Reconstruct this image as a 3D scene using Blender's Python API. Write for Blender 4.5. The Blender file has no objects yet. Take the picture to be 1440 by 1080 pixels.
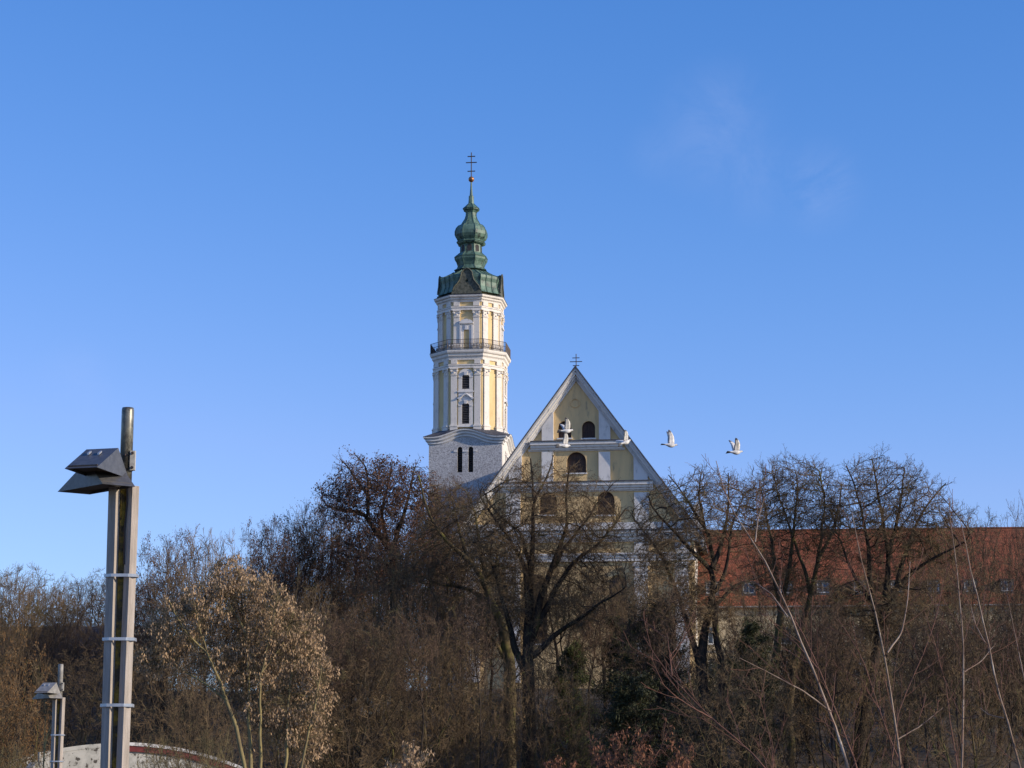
import bpy, math, random
import numpy as np
from mathutils import Vector, Matrix

S = bpy.context.scene
COL = S.collection
R_ = math.radians

# ------------------------------------------------------------------ camera, sky, sun
PITCH = R_(11.3)
FPX = 3200.0
EYE = 1.6
cam_d = bpy.data.cameras.new('camera')
cam = bpy.data.objects.new('camera', cam_d)
COL.objects.link(cam)
cam.location = (0, 0, EYE)
cam.rotation_euler = (R_(90) + PITCH, 0, 0)
cam_d.sensor_width = 36
cam_d.lens = FPX / 1440 * 36
cam_d.clip_end = 6000
S.camera = cam

SUN_A = 19.0      # degrees the sun stands on the camera's side of +X
SUN_EL = 18.5
world = bpy.data.worlds.new("World")
S.world = world
world.use_nodes = True
nt = world.node_tree
nt.nodes.clear()
wo = nt.nodes.new('ShaderNodeOutputWorld')
bg = nt.nodes.new('ShaderNodeBackground')
sky = nt.nodes.new('ShaderNodeTexSky')
sky.sky_type = 'NISHITA'
sky.sun_disc = False
sky.sun_elevation = R_(SUN_EL)
sky.sun_rotation = R_(90 + SUN_A)
sky.altitude = 400
sky.air_density = 1.0
sky.dust_density = 0.3
sky.ozone_density = 2.2
bg.inputs['Strength'].default_value = 0.105
# faint wisps of cirrus: fixed directions of the sky, broken up by noise
tc = nt.nodes.new('ShaderNodeTexCoord')


def px_dir(px, py):
    u = (px - 720) / FPX
    v = (540 - py) / FPX
    d = Vector((u, math.cos(PITCH) - v * math.sin(PITCH), math.sin(PITCH) + v * math.cos(PITCH)))
    return d.normalized()


def wmath(op, a, b=None, c=None):
    n = nt.nodes.new('ShaderNodeMath')
    n.operation = op
    n.use_clamp = False
    for i, q in enumerate((a, b, c)):
        if q is None:
            continue
        if isinstance(q, (int, float)):
            n.inputs[i].default_value = q
        else:
            nt.links.new(q, n.inputs[i])
    return n.outputs[0]


nz = nt.nodes.new('ShaderNodeTexNoise')
nz.inputs['Scale'].default_value = 26
nz.inputs['Detail'].default_value = 6
nz.inputs['Roughness'].default_value = 0.68
nz.inputs['Distortion'].default_value = 0.8
nt.links.new(tc.outputs['Generated'], nz.inputs['Vector'])
acc = None
for (px, py, rad, st) in ((990, 200, .030, .8), (1060, 240, .030, .7), (1150, 258, .026, 1.3), (1010, 170, .035, .8), (105, 540, .024, .5), (930, 215, .02, .4)):
    dd = px_dir(px, py)
    vd = nt.nodes.new('ShaderNodeVectorMath')
    vd.operation = 'DISTANCE'
    nt.links.new(tc.outputs['Generated'], vd.inputs[0])
    vd.inputs[1].default_value = dd
    mr = nt.nodes.new('ShaderNodeMapRange')
    mr.interpolation_type = 'SMOOTHSTEP'
    mr.inputs['From Min'].default_value = rad
    mr.inputs['From Max'].default_value = 0
    mr.inputs['To Min'].default_value = 0
    mr.inputs['To Max'].default_value = st
    nt.links.new(vd.outputs['Value'], mr.inputs['Value'])
    acc = mr.outputs[0] if acc is None else wmath('MAXIMUM', acc, mr.outputs[0])
nr = nt.nodes.new('ShaderNodeMapRange')
nr.inputs['From Min'].default_value = .30
nr.inputs['From Max'].default_value = .7
nt.links.new(nz.outputs['Fac'], nr.inputs['Value'])
cf = wmath('MULTIPLY', acc, nr.outputs[0])
cf = wmath('MULTIPLY', cf, 0.13)
# the camera's rendering of the clear winter sky: deeper and bluer than the model's
sepc = nt.nodes.new('ShaderNodeSeparateColor')
comc = nt.nodes.new('ShaderNodeCombineColor')
nt.links.new(sky.outputs[0], sepc.inputs[0])
for i_, (ga, ex) in enumerate(((.664, 1.72), (1.195, 1.05), (2.43, .83))):
    src_ = wmath('MINIMUM', sepc.outputs[i_], 60.0)
    ch = wmath('MULTIPLY', wmath('POWER', src_, ex), ga)
    if i_ == 0:
        ch = wmath('MINIMUM', ch, wmath('MULTIPLY', src_, 1.18))
    nt.links.new(ch, comc.inputs[i_])
mx = nt.nodes.new('ShaderNodeMix')
mx.data_type = 'RGBA'
nt.links.new(cf, mx.inputs['Factor'])
nt.links.new(comc.outputs[0], mx.inputs['A'])
mx.inputs['B'].default_value = (6.5, 7.0, 9.6, 1)
nt.links.new(mx.outputs['Result'], bg.inputs['Color'])
nt.links.new(bg.outputs[0], wo.inputs[0])

sd = bpy.data.lights.new('sun', 'SUN')
sd.energy = 5.0
sd.angle = R_(0.55)
sd.color = (1.0, .86, .68)
sun = bpy.data.objects.new('sun', sd)
COL.objects.link(sun)
to_sun = Vector((math.cos(R_(SUN_A)) * math.cos(R_(SUN_EL)), -math.sin(R_(SUN_A)) * math.cos(R_(SUN_EL)), math.sin(R_(SUN_EL))))
sun.rotation_euler = to_sun.to_track_quat('Z', 'Y').to_euler()
sun.location = (60, -20, 60)

S.view_settings.view_transform = 'Standard'
S.view_settings.look = 'None'
S.view_settings.exposure = 0.05
S.view_settings.gamma = 1.0

# ------------------------------------------------------------------ helpers: where things stand


def P(px, py, Y):
    """world point seen at photo pixel (px,py) at distance Y along the ground"""
    d = px_dir(px, py)
    return Vector((0, 0, EYE)) + d * (Y / d.y)


def sstep(a, b, x):
    t = min(1, max(0, (x - a) / (b - a)))
    return t * t * (3 - 2 * t)


def ground_z(x, y):
    z = 17.0 * sstep(142, 246, y)
    z += .35 * math.sin(x * .11 + 1) * math.sin(y * .09) * sstep(145, 165, y)
    return z


class Frame:
    """local frame of a building turned by -th about z: x right along its front, y back into it"""

    def __init__(s, O, th):
        s.O = Vector(O)
        s.th = th
        s.u = Vector((math.cos(th), -math.sin(th), 0))
        s.v = Vector((math.sin(th), math.cos(th), 0))

    def loc(s, px, py, d=0.0):
        """local (x,z) of the photo pixel on the frame's plane y=d"""
        r = px_dir(px, py)
        o = Vector((0, 0, EYE))
        t = ((s.O + s.v * d - o).dot(s.v)) / r.dot(s.v)
        q = o + r * t - s.O
        return q.dot(s.u), q.z


def tag(o, label=None, cat=None, group=None, kind=None):
    if label:
        o['label'] = label
    if cat:
        o['category'] = cat
    if group:
        o['group'] = group
    if kind:
        o['kind'] = kind
    return o


def empty(name, loc, rz, label, cat, group=None):
    o = bpy.data.objects.new(name, None)
    COL.objects.link(o)
    o.location = loc
    o.rotation_euler = (0, 0, rz)
    o.empty_display_size = .3
    return tag(o, label, cat, group)


def link(name, me, parent=None):
    o = bpy.data.objects.new(name, me)
    COL.objects.link(o)
    if parent is not None:
        o.parent = parent
    return o


class MB:
    def __init__(s):
        s.v = []
        s.f = []
        s.m = []
        s.T = Matrix.Identity(4)
        s.mi = 0

    def add(s, vs, fs):
        n = len(s.v)
        s.v += [tuple(s.T @ Vector(q)) for q in vs]
        s.f += [tuple(n + i for i in f) for f in fs]
        s.m += [s.mi] * len(fs)

    def box(s, x0, x1, y0, y1, z0, z1):
        s.add([(x0, y0, z0), (x1, y0, z0), (x1, y1, z0), (x0, y1, z0), (x0, y0, z1), (x1, y0, z1), (x1, y1, z1), (x0, y1, z1)],
              [(0, 3, 2, 1), (4, 5, 6, 7), (0, 1, 5, 4), (1, 2, 6, 5), (2, 3, 7, 6), (3, 0, 4, 7)])

    def hexa(s, b, t):
        """b, t: 4 bottom and 4 top points, counter-clockwise from above"""
        s.add(list(b) + list(t), [(0, 3, 2, 1), (4, 5, 6, 7), (0, 1, 5, 4), (1, 2, 6, 5), (2, 3, 7, 6), (3, 0, 4, 7)])

    def prism(s, poly, y0, y1):
        """poly in x,z counter-clockwise seen from -y, extruded y0..y1"""
        n = len(poly)
        vs = [(x, y0, z) for x, z in poly] + [(x, y1, z) for x, z in poly]
        fs = [tuple(range(n)), tuple(range(2 * n - 1, n - 1, -1))]
        fs += [(i, i + n, (i + 1) % n + n, (i + 1) % n) for i in range(n)]
        s.add(vs, fs)

    def tube(s, pts, rad, sides=8, cap=True):
        n = len(pts)
        pts = [Vector(p) for p in pts]
        base = len(s.v)
        d = (pts[-1] - pts[0]).normalized()
        ref = Vector((0, 0, 1)) if abs(d.z) < .8 else Vector((1, 0, 0))
        vs = []
        for i, p in enumerate(pts):
            t = (pts[min(i + 1, n - 1)] - pts[max(i - 1, 0)]).normalized()
            a = t.cross(ref).normalized()
            b = t.cross(a).normalized()
            r = rad[i] if isinstance(rad, (list, tuple)) else rad
            for k in range(sides):
                w = 2 * math.pi * k / sides
                vs.append(p + a * (r * math.cos(w)) + b * (r * math.sin(w)))
        fs = []
        for i in range(n - 1):
            for k in range(sides):
                fs.append((i * sides + k, (i + 1) * sides + k, (i + 1) * sides + (k + 1) % sides, i * sides + (k + 1) % sides))
        if cap:
            fs.append(tuple(range(sides)))
            fs.append(tuple((n - 1) * sides + k for k in reversed(range(sides))))
        s.add(vs, fs)

    def rings(s, rings, cap0=False, cap1=False):
        n = len(rings[0])
        vs = [p for r in rings for p in r]
        fs = []
        for i in range(len(rings) - 1):
            for k in range(n):
                fs.append((i * n + k, i * n + (k + 1) % n, (i + 1) * n + (k + 1) % n, (i + 1) * n + k))
        if cap0:
            fs.append(tuple(reversed(range(n))))
        if cap1:
            fs.append(tuple((len(rings) - 1) * n + k for k in range(n)))
        s.add(vs, fs)

    def build(s, name, mats, parent=None, smooth=False):
        me = bpy.data.meshes.new(name)
        me.from_pydata(s.v, [], s.f)
        if not isinstance(mats, (list, tuple)):
            mats = [mats]
        for m in mats:
            me.materials.append(m)
        me.polygons.foreach_set('material_index', s.m)
        if smooth:
            me.polygons.foreach_set('use_smooth', [True] * len(s.f))
        me.update()
        return link(name, me, parent)


# ------------------------------------------------------------------ materials


def nodes(m):
    m.use_nodes = True
    t = m.node_tree
    return t, t.nodes['Principled BSDF']


def mat(name, c1, c2=None, scale=4.0, rough=.8, lo=.35, hi=.65, bump=0.0, bscale=None, metal=0.0, c3=None, c3scale=1.0, c3lo=.55, c3hi=.7,
        stretch=(1, 1, 1), spec=.3, detail=6):
    m = bpy.data.materials.new(name)
    t, b = nodes(m)
    N = t.nodes.new
    L = t.links.new
    b.inputs['Roughness'].default_value = rough
    b.inputs['Metallic'].default_value = metal
    b.inputs['Specular IOR Level'].default_value = spec
    b.inputs['Base Color'].default_value = (*c1, 1)
    tc = N('ShaderNodeTexCoord')
    mp = N('ShaderNodeMapping')
    mp.inputs['Scale'].default_value = stretch
    L(tc.outputs['Object'], mp.inputs[0])

    def noise(sc, det=detail):
        n = N('ShaderNodeTexNoise')
        n.inputs['Scale'].default_value = sc
        n.inputs['Detail'].default_value = det
        n.inputs['Roughness'].default_value = .65
        L(mp.outputs[0], n.inputs['Vector'])
        return n.outputs['Fac']

    def ramp(x, a, z):
        r = N('ShaderNodeMapRange')
        r.interpolation_type = 'SMOOTHSTEP'
        r.inputs['From Min'].default_value = a
        r.inputs['From Max'].default_value = z
        L(x, r.inputs['Value'])
        return r.outputs[0]

    def mix(f, a, bb):
        x = N('ShaderNodeMix')
        x.data_type = 'RGBA'
        L(f, x.inputs['Factor'])
        for k, q in (('A', a), ('B', bb)):
            if isinstance(q, tuple):
                x.inputs[k].default_value = (*q, 1)
            else:
                L(q, x.inputs[k])
        return x.outputs['Result']
    col = None
    if c2 is not None:
        col = mix(ramp(noise(scale), lo, hi), c1, c2)
    if c3 is not None:
        col = mix(ramp(noise(c3scale), c3lo, c3hi), col if col is not None else c1, c3)
    if col is not None:
        L(col, b.inputs['Base Color'])
    if bump:
        bp = N('ShaderNodeBump')
        bp.inputs['Strength'].default_value = bump
        bp.inputs['Distance'].default_value = .05
        L(noise(bscale or scale * 3), bp.inputs['Height'])
        L(bp.outputs[0], b.inputs['Normal'])
    return m


M = {}
M['white'] = mat('white_plaster', (.68, .655, .625), (.53, .515, .50), scale=1.1, lo=.45, hi=.75, c3=(.32, .31, .30), c3scale=2.2, c3lo=.56, c3hi=.76, stretch=(1, 1, .45))
M['rough_white'] = mat('weathered_render', (.56, .55, .54), (.25, .24, .24), scale=7, lo=.42, hi=.63, c3=(.30, .28, .27), c3scale=.35, c3lo=.5, c3hi=.85, bump=.5, bscale=9)
M['stained_white'] = mat('stained_plaster', (.70, .65, .585), (.43, .40, .37), scale=3.5, lo=.54, hi=.74, c3=(.42, .40, .38), c3scale=.8, c3lo=.5, c3hi=.8, stretch=(1, 1, .6))
M['yellow'] = mat('yellow_plaster', (.72, .51, .25), (.60, .43, .22), scale=.5, lo=.35, hi=.7, c3=(.34, .27, .17), c3scale=1.2, c3lo=.53, c3hi=.74, stretch=(1.6, 1, .35))
M['yellow_t'] = mat('tower_yellow_plaster', (.70, .53, .27), (.58, .43, .21), scale=.8, lo=.35, hi=.7, c3=(.42, .33, .18), c3scale=2.4, c3lo=.62, c3hi=.8, stretch=(1, 1, .4))
M['louvre'] = mat('dark_louvre_wood', (.028, .026, .028), (.05, .045, .045), scale=3)
M['brownwood'] = mat('brown_shutter_wood', (.085, .052, .040), (.05, .034, .030), scale=2.5, stretch=(3, 3, .4))
M['copper'] = mat('green_copper', (.125, .205, .155), (.06, .115, .09), scale=1.3, lo=.35, hi=.65, c3=(.025, .04, .035), c3scale=1.7, c3lo=.50, c3hi=.64, stretch=(1, 1, .5), rough=.55, spec=.4)
M['copper_seam'] = mat('dark_copper_seam', (.045, .09, .07), (.09, .15, .11), scale=3, rough=.6)
M['gold'] = mat('tarnished_gilt_ball', (.42, .20, .09), (.20, .10, .05), scale=6, rough=.4, metal=.6)
M['iron'] = mat('dark_wrought_iron', (.035, .03, .035), (.07, .045, .035), scale=8, rough=.6)
M['stone_brown'] = mat('sooty_sandstone', (.13, .13, .10), (.06, .065, .05), scale=3, lo=.4, hi=.6, c3=(.17, .24, .18), c3scale=5, c3lo=.62, c3hi=.72, bump=.6)
M['lead'] = mat('lead_flashing', (.10, .105, .12), (.06, .06, .07), scale=3, rough=.5)
M['slate'] = mat('grey_slate_roof', (.09, .09, .10), (.05, .05, .06), scale=4)
M['plinth'] = mat('grey_plinth_stone', (.30, .28, .26), (.14, .13, .12), scale=3, lo=.4, hi=.65)


def tile_mat(name, c1, c2, c3, dark=(.03, .02, .016)):
    m = mat(name, c1, c2, scale=.7, lo=.35, hi=.65, c3=c3, c3scale=.45, c3lo=.48, c3hi=.7, rough=.85)
    t = m.node_tree
    b = t.nodes['Principled BSDF']
    tc = t.nodes.new('ShaderNodeTexCoord')
    sep = t.nodes.new('ShaderNodeSeparateXYZ')
    t.links.new(tc.outputs['Object'], sep.inputs[0])
    mp = t.nodes.new('ShaderNodeCombineXYZ')
    t.links.new(sep.outputs['X'], mp.inputs['X'])
    t.links.new(sep.outputs['Z'], mp.inputs['Y'])
    br = t.nodes.new('ShaderNodeTexBrick')
    br.offset = .5
    br.inputs['Scale'].default_value = 1.0
    br.inputs['Brick Width'].default_value = .24
    br.inputs['Row Height'].default_value = .22
    br.inputs['Mortar Size'].default_value = .022
    br.inputs['Color1'].default_value = (1, 1, 1, 1)
    br.inputs['Color2'].default_value = (.55, .5, .5, 1)
    br.inputs['Mortar'].default_value = (.25, .2, .2, 1)
    t.links.new(mp.outputs[0], br.inputs['Vector'])
    mul = t.nodes.new('ShaderNodeMix')
    mul.data_type = 'RGBA'
    mul.blend_type = 'MULTIPLY'
    mul.inputs['Factor'].default_value = .8
    src = b.inputs['Base Color'].links[0].from_socket
    t.links.new(src, mul.inputs['A'])
    t.links.new(br.outputs['Color'], mul.inputs['B'])
    t.links.new(mul.outputs['Result'], b.inputs['Base Color'])
    bp = t.nodes.new('ShaderNodeBump')
    bp.inputs['Strength'].default_value = .5
    bp.inputs['Distance'].default_value = .04
    t.links.new(br.outputs['Color'], bp.inputs['Height'])
    t.links.new(bp.outputs[0], b.inputs['Normal'])
    return m


M['red_tile'] = tile_mat('red_clay_tiles', (.39, .125, .06), (.27, .088, .045), (.20, .085, .05))
M['dark_tile'] = tile_mat('dark_roof_tiles', (.055, .055, .065), (.04, .04, .05), (.07, .06, .06))
M['glass'] = bpy.data.materials.new('window_glass')
_t, _b = nodes(M['glass'])
_b.inputs['Base Color'].default_value = (.03, .04, .055, 1)
_b.inputs['Roughness'].default_value = .05
_b.inputs['Specular IOR Level'].default_value = .9
M['beige'] = mat('beige_render', (.50, .41, .26), (.40, .33, .22), scale=.6, c3=(.26, .22, .17), c3scale=2, c3lo=.58, c3hi=.75, stretch=(1, 1, .5))
M['frame_white'] = mat('white_window_frame', (.68, .68, .66), (.55, .55, .54), scale=3)
M['frame_dark'] = mat('dark_dormer_metal', (.07, .07, .085), (.05, .05, .06), scale=3, rough=.5)
M['house_white'] = mat('sunlit_white_wall', (.74, .72, .66), (.62, .60, .55), scale=1.5)
M['hall_white'] = mat('dirty_shadow_speckled_hall_white', (.48, .46, .41), (.34, .33, .29), scale=1.4, lo=.4, hi=.65, c3=(.07, .06, .05), c3scale=2.8, c3lo=.56, c3hi=.61, rough=.6)  # dark speckle paints fallen leaves and twig shadows into the white
M['hall_wall'] = mat('pale_green_grey_hall_wall', (.60, .62, .56), (.52, .53, .47), scale=1.1, rough=.7)
M['hall_red'] = mat('dark_red_fascia', (.17, .032, .032), (.10, .022, .024), scale=2)
M['hall_rim'] = mat('pale_fascia_rim', (.62, .60, .58), (.3, .29, .27), scale=3, lo=.5, hi=.62)
M['leaf_litter'] = mat('leaf_litter_ground', (.085, .062, .04), (.045, .036, .024), scale=1.3, c3=(.06, .065, .03), c3scale=.25, bump=.6, bscale=3)
M['bark'] = mat('dark_oak_bark', (.055, .043, .034), (.028, .022, .018), scale=5, stretch=(1, 1, .3), c3=(.085, .085, .035), c3scale=1.3, c3lo=.56, c3hi=.7, bump=.8, bscale=9, rough=.95, spec=.1)
M['bark_lichen'] = mat('lichen_bark', (.13, .10, .055), (.06, .047, .035), scale=1.6, stretch=(1, 1, .5), c3=(.15, .14, .045), c3scale=.8, c3lo=.5, c3hi=.65, bump=.5, rough=.95, spec=.1)
M['bark_yellow'] = mat('yellowish_lichen_stems', (.27, .22, .10), (.15, .12, .07), scale=3, stretch=(1, 1, .4), rough=.9, spec=.1)
M['twig'] = mat('brown_twigs', (.180, .124, .070), (.080, .058, .040), scale=.6, c3=(.13, .115, .055), c3scale=.4, c3lo=.52, c3hi=.7, rough=.9, spec=.1)
M['brush_brown'] = mat('brown_undergrowth', (.060, .044, .028), (.026, .021, .016), scale=.25, c3=(.15, .125, .06), c3scale=.6, c3lo=.6, c3hi=.7, rough=.95, spec=.1)
M['brush_green'] = mat('green_brown_undergrowth', (.085, .080, .036), (.035, .036, .02), scale=.3, c3=(.16, .14, .055), c3scale=.7, c3lo=.6, c3hi=.7, rough=.95, spec=.1)
M['brush_dark'] = mat('dark_undergrowth', (.045, .036, .026), (.028, .023, .018), scale=.3, c3=(.05, .06, .025), c3scale=.3, rough=.95, spec=.1)
M['twig_red'] = mat('reddish_twigs', (.145, .075, .055), (.085, .05, .04), scale=.5, rough=.9, spec=.1)
M['twig_dark'] = mat('dark_grey_twigs', (.125, .080, .055), (.048, .037, .03), scale=.6, rough=.9, spec=.1)
M['twig_grey'] = mat('grey_green_twigs', (.165, .135, .068), (.08, .065, .04), scale=.5, rough=.9, spec=.1)
M['whip'] = mat('pale_sapling_bark', (.30, .23, .18), (.17, .11, .08), scale=6, stretch=(1, 1, .4), c3=(.44, .38, .33), c3scale=9, rough=.8, spec=.2)
M['whip_red'] = mat('red_brown_sapling_bark', (.17, .08, .055), (.11, .06, .045), scale=6, rough=.8, spec=.2)


def leaf_mat(name, c1, c2, scale=.8, trans=.25):
    m = mat(name, c1, c2, scale=scale, lo=.35, hi=.65, rough=.75, spec=.2)
    t = m.node_tree
    b = t.nodes['Principled BSDF']
    out = t.nodes['Material Output']
    tr = t.nodes.new('ShaderNodeBsdfTranslucent')
    t.links.new(b.inputs['Base Color'].links[0].from_socket, tr.inputs['Color'])
    ms = t.nodes.new('ShaderNodeMixShader')
    ms.inputs[0].default_value = trans
    t.links.new(b.outputs[0], ms.inputs[1])
    t.links.new(tr.outputs[0], ms.inputs[2])
    t.links.new(ms.outputs[0], out.inputs[0])
    return m


M['leaf_tan'] = leaf_mat('pale_tan_seed_clusters', (.50, .345, .21), (.33, .225, .135), 1.5)
M['leaf_brown'] = leaf_mat('dry_dark_brown_leaves', (.17, .085, .052), (.085, .045, .032), .9)
M['leaf_orange'] = leaf_mat('rusty_orange_leaves', (.24, .125, .045), (.13, .075, .035), 2.5)
M['leaf_red'] = leaf_mat('red_brown_hanging_leaves', (.30, .13, .07), (.17, .08, .05), 1.5)
M['leaf_green'] = leaf_mat('dark_evergreen_needles', (.055, .058, .026), (.03, .034, .018), .5, .1)
M['leaf_olive'] = leaf_mat('olive_ivy_leaves', (.085, .095, .03), (.04, .05, .02), .6, .2)
M['lamp_metal'] = mat('dark_grey_lamp_paint', (.115, .115, .122), (.075, .075, .08), scale=14, lo=.3, hi=.7, rough=.42, metal=.3, spec=.5, c3=(.13, .125, .12), c3scale=4)
M['lamp_pole'] = mat('weathered_painted_steel', (.16, .155, .13), (.06, .055, .045), scale=9, lo=.35, hi=.6, rough=.38, metal=.35, spec=.6, c3=(.20, .19, .15), c3scale=26, c3lo=.5, c3hi=.62, stretch=(1, 1, .6))
M['lamp_under'] = mat('brown_lamp_cover', (.085, .062, .042), (.055, .04, .03), scale=5, rough=.5)
M['timber'] = mat('grey_weathered_timber', (.42, .365, .32), (.29, .25, .215), scale=9, stretch=(3, 3, .25), lo=.3, hi=.7, c3=(.13, .10, .08), c3scale=3.5, c3lo=.66, c3hi=.72, rough=.85, bump=.4, bscale=30)
M['strap'] = mat('galvanised_strap', (.50, .52, .55), (.38, .40, .43), scale=12, rough=.35, metal=.5)
M['moss'] = mat('mossy_pole', (.06, .05, .035), (.24, .17, .03), scale=5, lo=.42, hi=.58, c3=(.03, .028, .02), c3scale=12, bump=1, bscale=30, rough=.95)
M['lamp_pale'] = mat('pale_grey_lamp_paint', (.30, .285, .26), (.20, .19, .175), scale=8, rough=.5, metal=.1)
M['bracket'] = mat('pale_steel_bracket', (.50, .47, .40), (.38, .35, .3), scale=12, rough=.45)

# ------------------------------------------------------------------ terrain


def build_ground():
    xs = np.concatenate([np.linspace(-2500, -300, 8), np.linspace(-260, 260, 105), np.linspace(300, 2500, 8)])
    ys = np.concatenate([np.linspace(-300, 100, 9), np.linspace(110, 290, 91), np.linspace(320, 4500, 12)])
    v = [(x, y, ground_z(x, y)) for y in ys for x in xs]
    nx = len(xs)
    f = [(j * nx + i, j * nx + i + 1, (j + 1) * nx + i + 1, (j + 1) * nx + i) for j in range(len(ys) - 1) for i in range(nx - 1)]
    me = bpy.data.meshes.new('ground')
    me.from_pydata(v, [], f)
    me.materials.append(M['leaf_litter'])
    me.polygons.foreach_set('use_smooth', [True] * len(f))
    o = link('ground', me)
    tag(o, kind='structure')


build_ground()

# ------------------------------------------------------------------ plate with openings


def arch_outline(x, z0, w, h, n=12, ratio=1.0):
    """arched opening: centre x, sill z0, width w, total height h"""
    r = w / 2
    rh = r * ratio
    pts = [(x - r, z0), (x + r, z0)]
    for i in range(n + 1):
        a = math.pi * i / n
        pts.append((x + r * math.cos(a), z0 + h - rh + rh * math.sin(a)))
    return pts


def plate(name, outline, holes, y0, y1, m, parent):
    """wall plate in local x,z with real openings, front at y0, back at y1"""
    cu = bpy.data.curves.new(name + '_c', 'CURVE')
    cu.dimensions = '2D'
    cu.fill_mode = 'BOTH'
    cu.extrude = (y1 - y0) / 2
    for pts in [outline] + list(holes):
        sp = cu.splines.new('POLY')
        sp.points.add(len(pts) - 1)
        for i, (x, z) in enumerate(pts):
            sp.points[i].co = (x, z, 0, 1)
        sp.use_cyclic_u = True
    tmp = bpy.data.objects.new(name + '_c', cu)
    COL.objects.link(tmp)
    dg = bpy.context.evaluated_depsgraph_get()
    me = bpy.data.meshes.new_from_object(tmp.evaluated_get(dg))
    bpy.data.objects.remove(tmp)
    bpy.data.curves.remove(cu)
    # (x, z, e) -> (x, mid - e, z)
    mid = (y0 + y1) / 2
    co = np.empty(len(me.vertices) * 3)
    me.vertices.foreach_get('co', co)
    co = co.reshape(-1, 3)
    new = np.stack([co[:, 0], mid - co[:, 2], co[:, 1]], 1)
    me.vertices.foreach_set('co', new.ravel())
    me.materials.clear()
    me.materials.append(m)
    me.polygons.foreach_set('use_smooth', [False] * len(me.polygons))
    me.name = name
    me.update()
    return link(name, me, parent)


# ------------------------------------------------------------------ church with the tall gable
TH = R_(6.8)
FY = 262.0
Oc = P(811.5, 745, FY)
Oc.z = 0
CH = Frame(Oc, TH)
church = empty('church', Oc, -TH, 'pale yellow church with white pilasters and a steep pointed gable', 'church')


def cl(px, py, d=0.0):
    return CH.loc(px, py, d)


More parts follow.
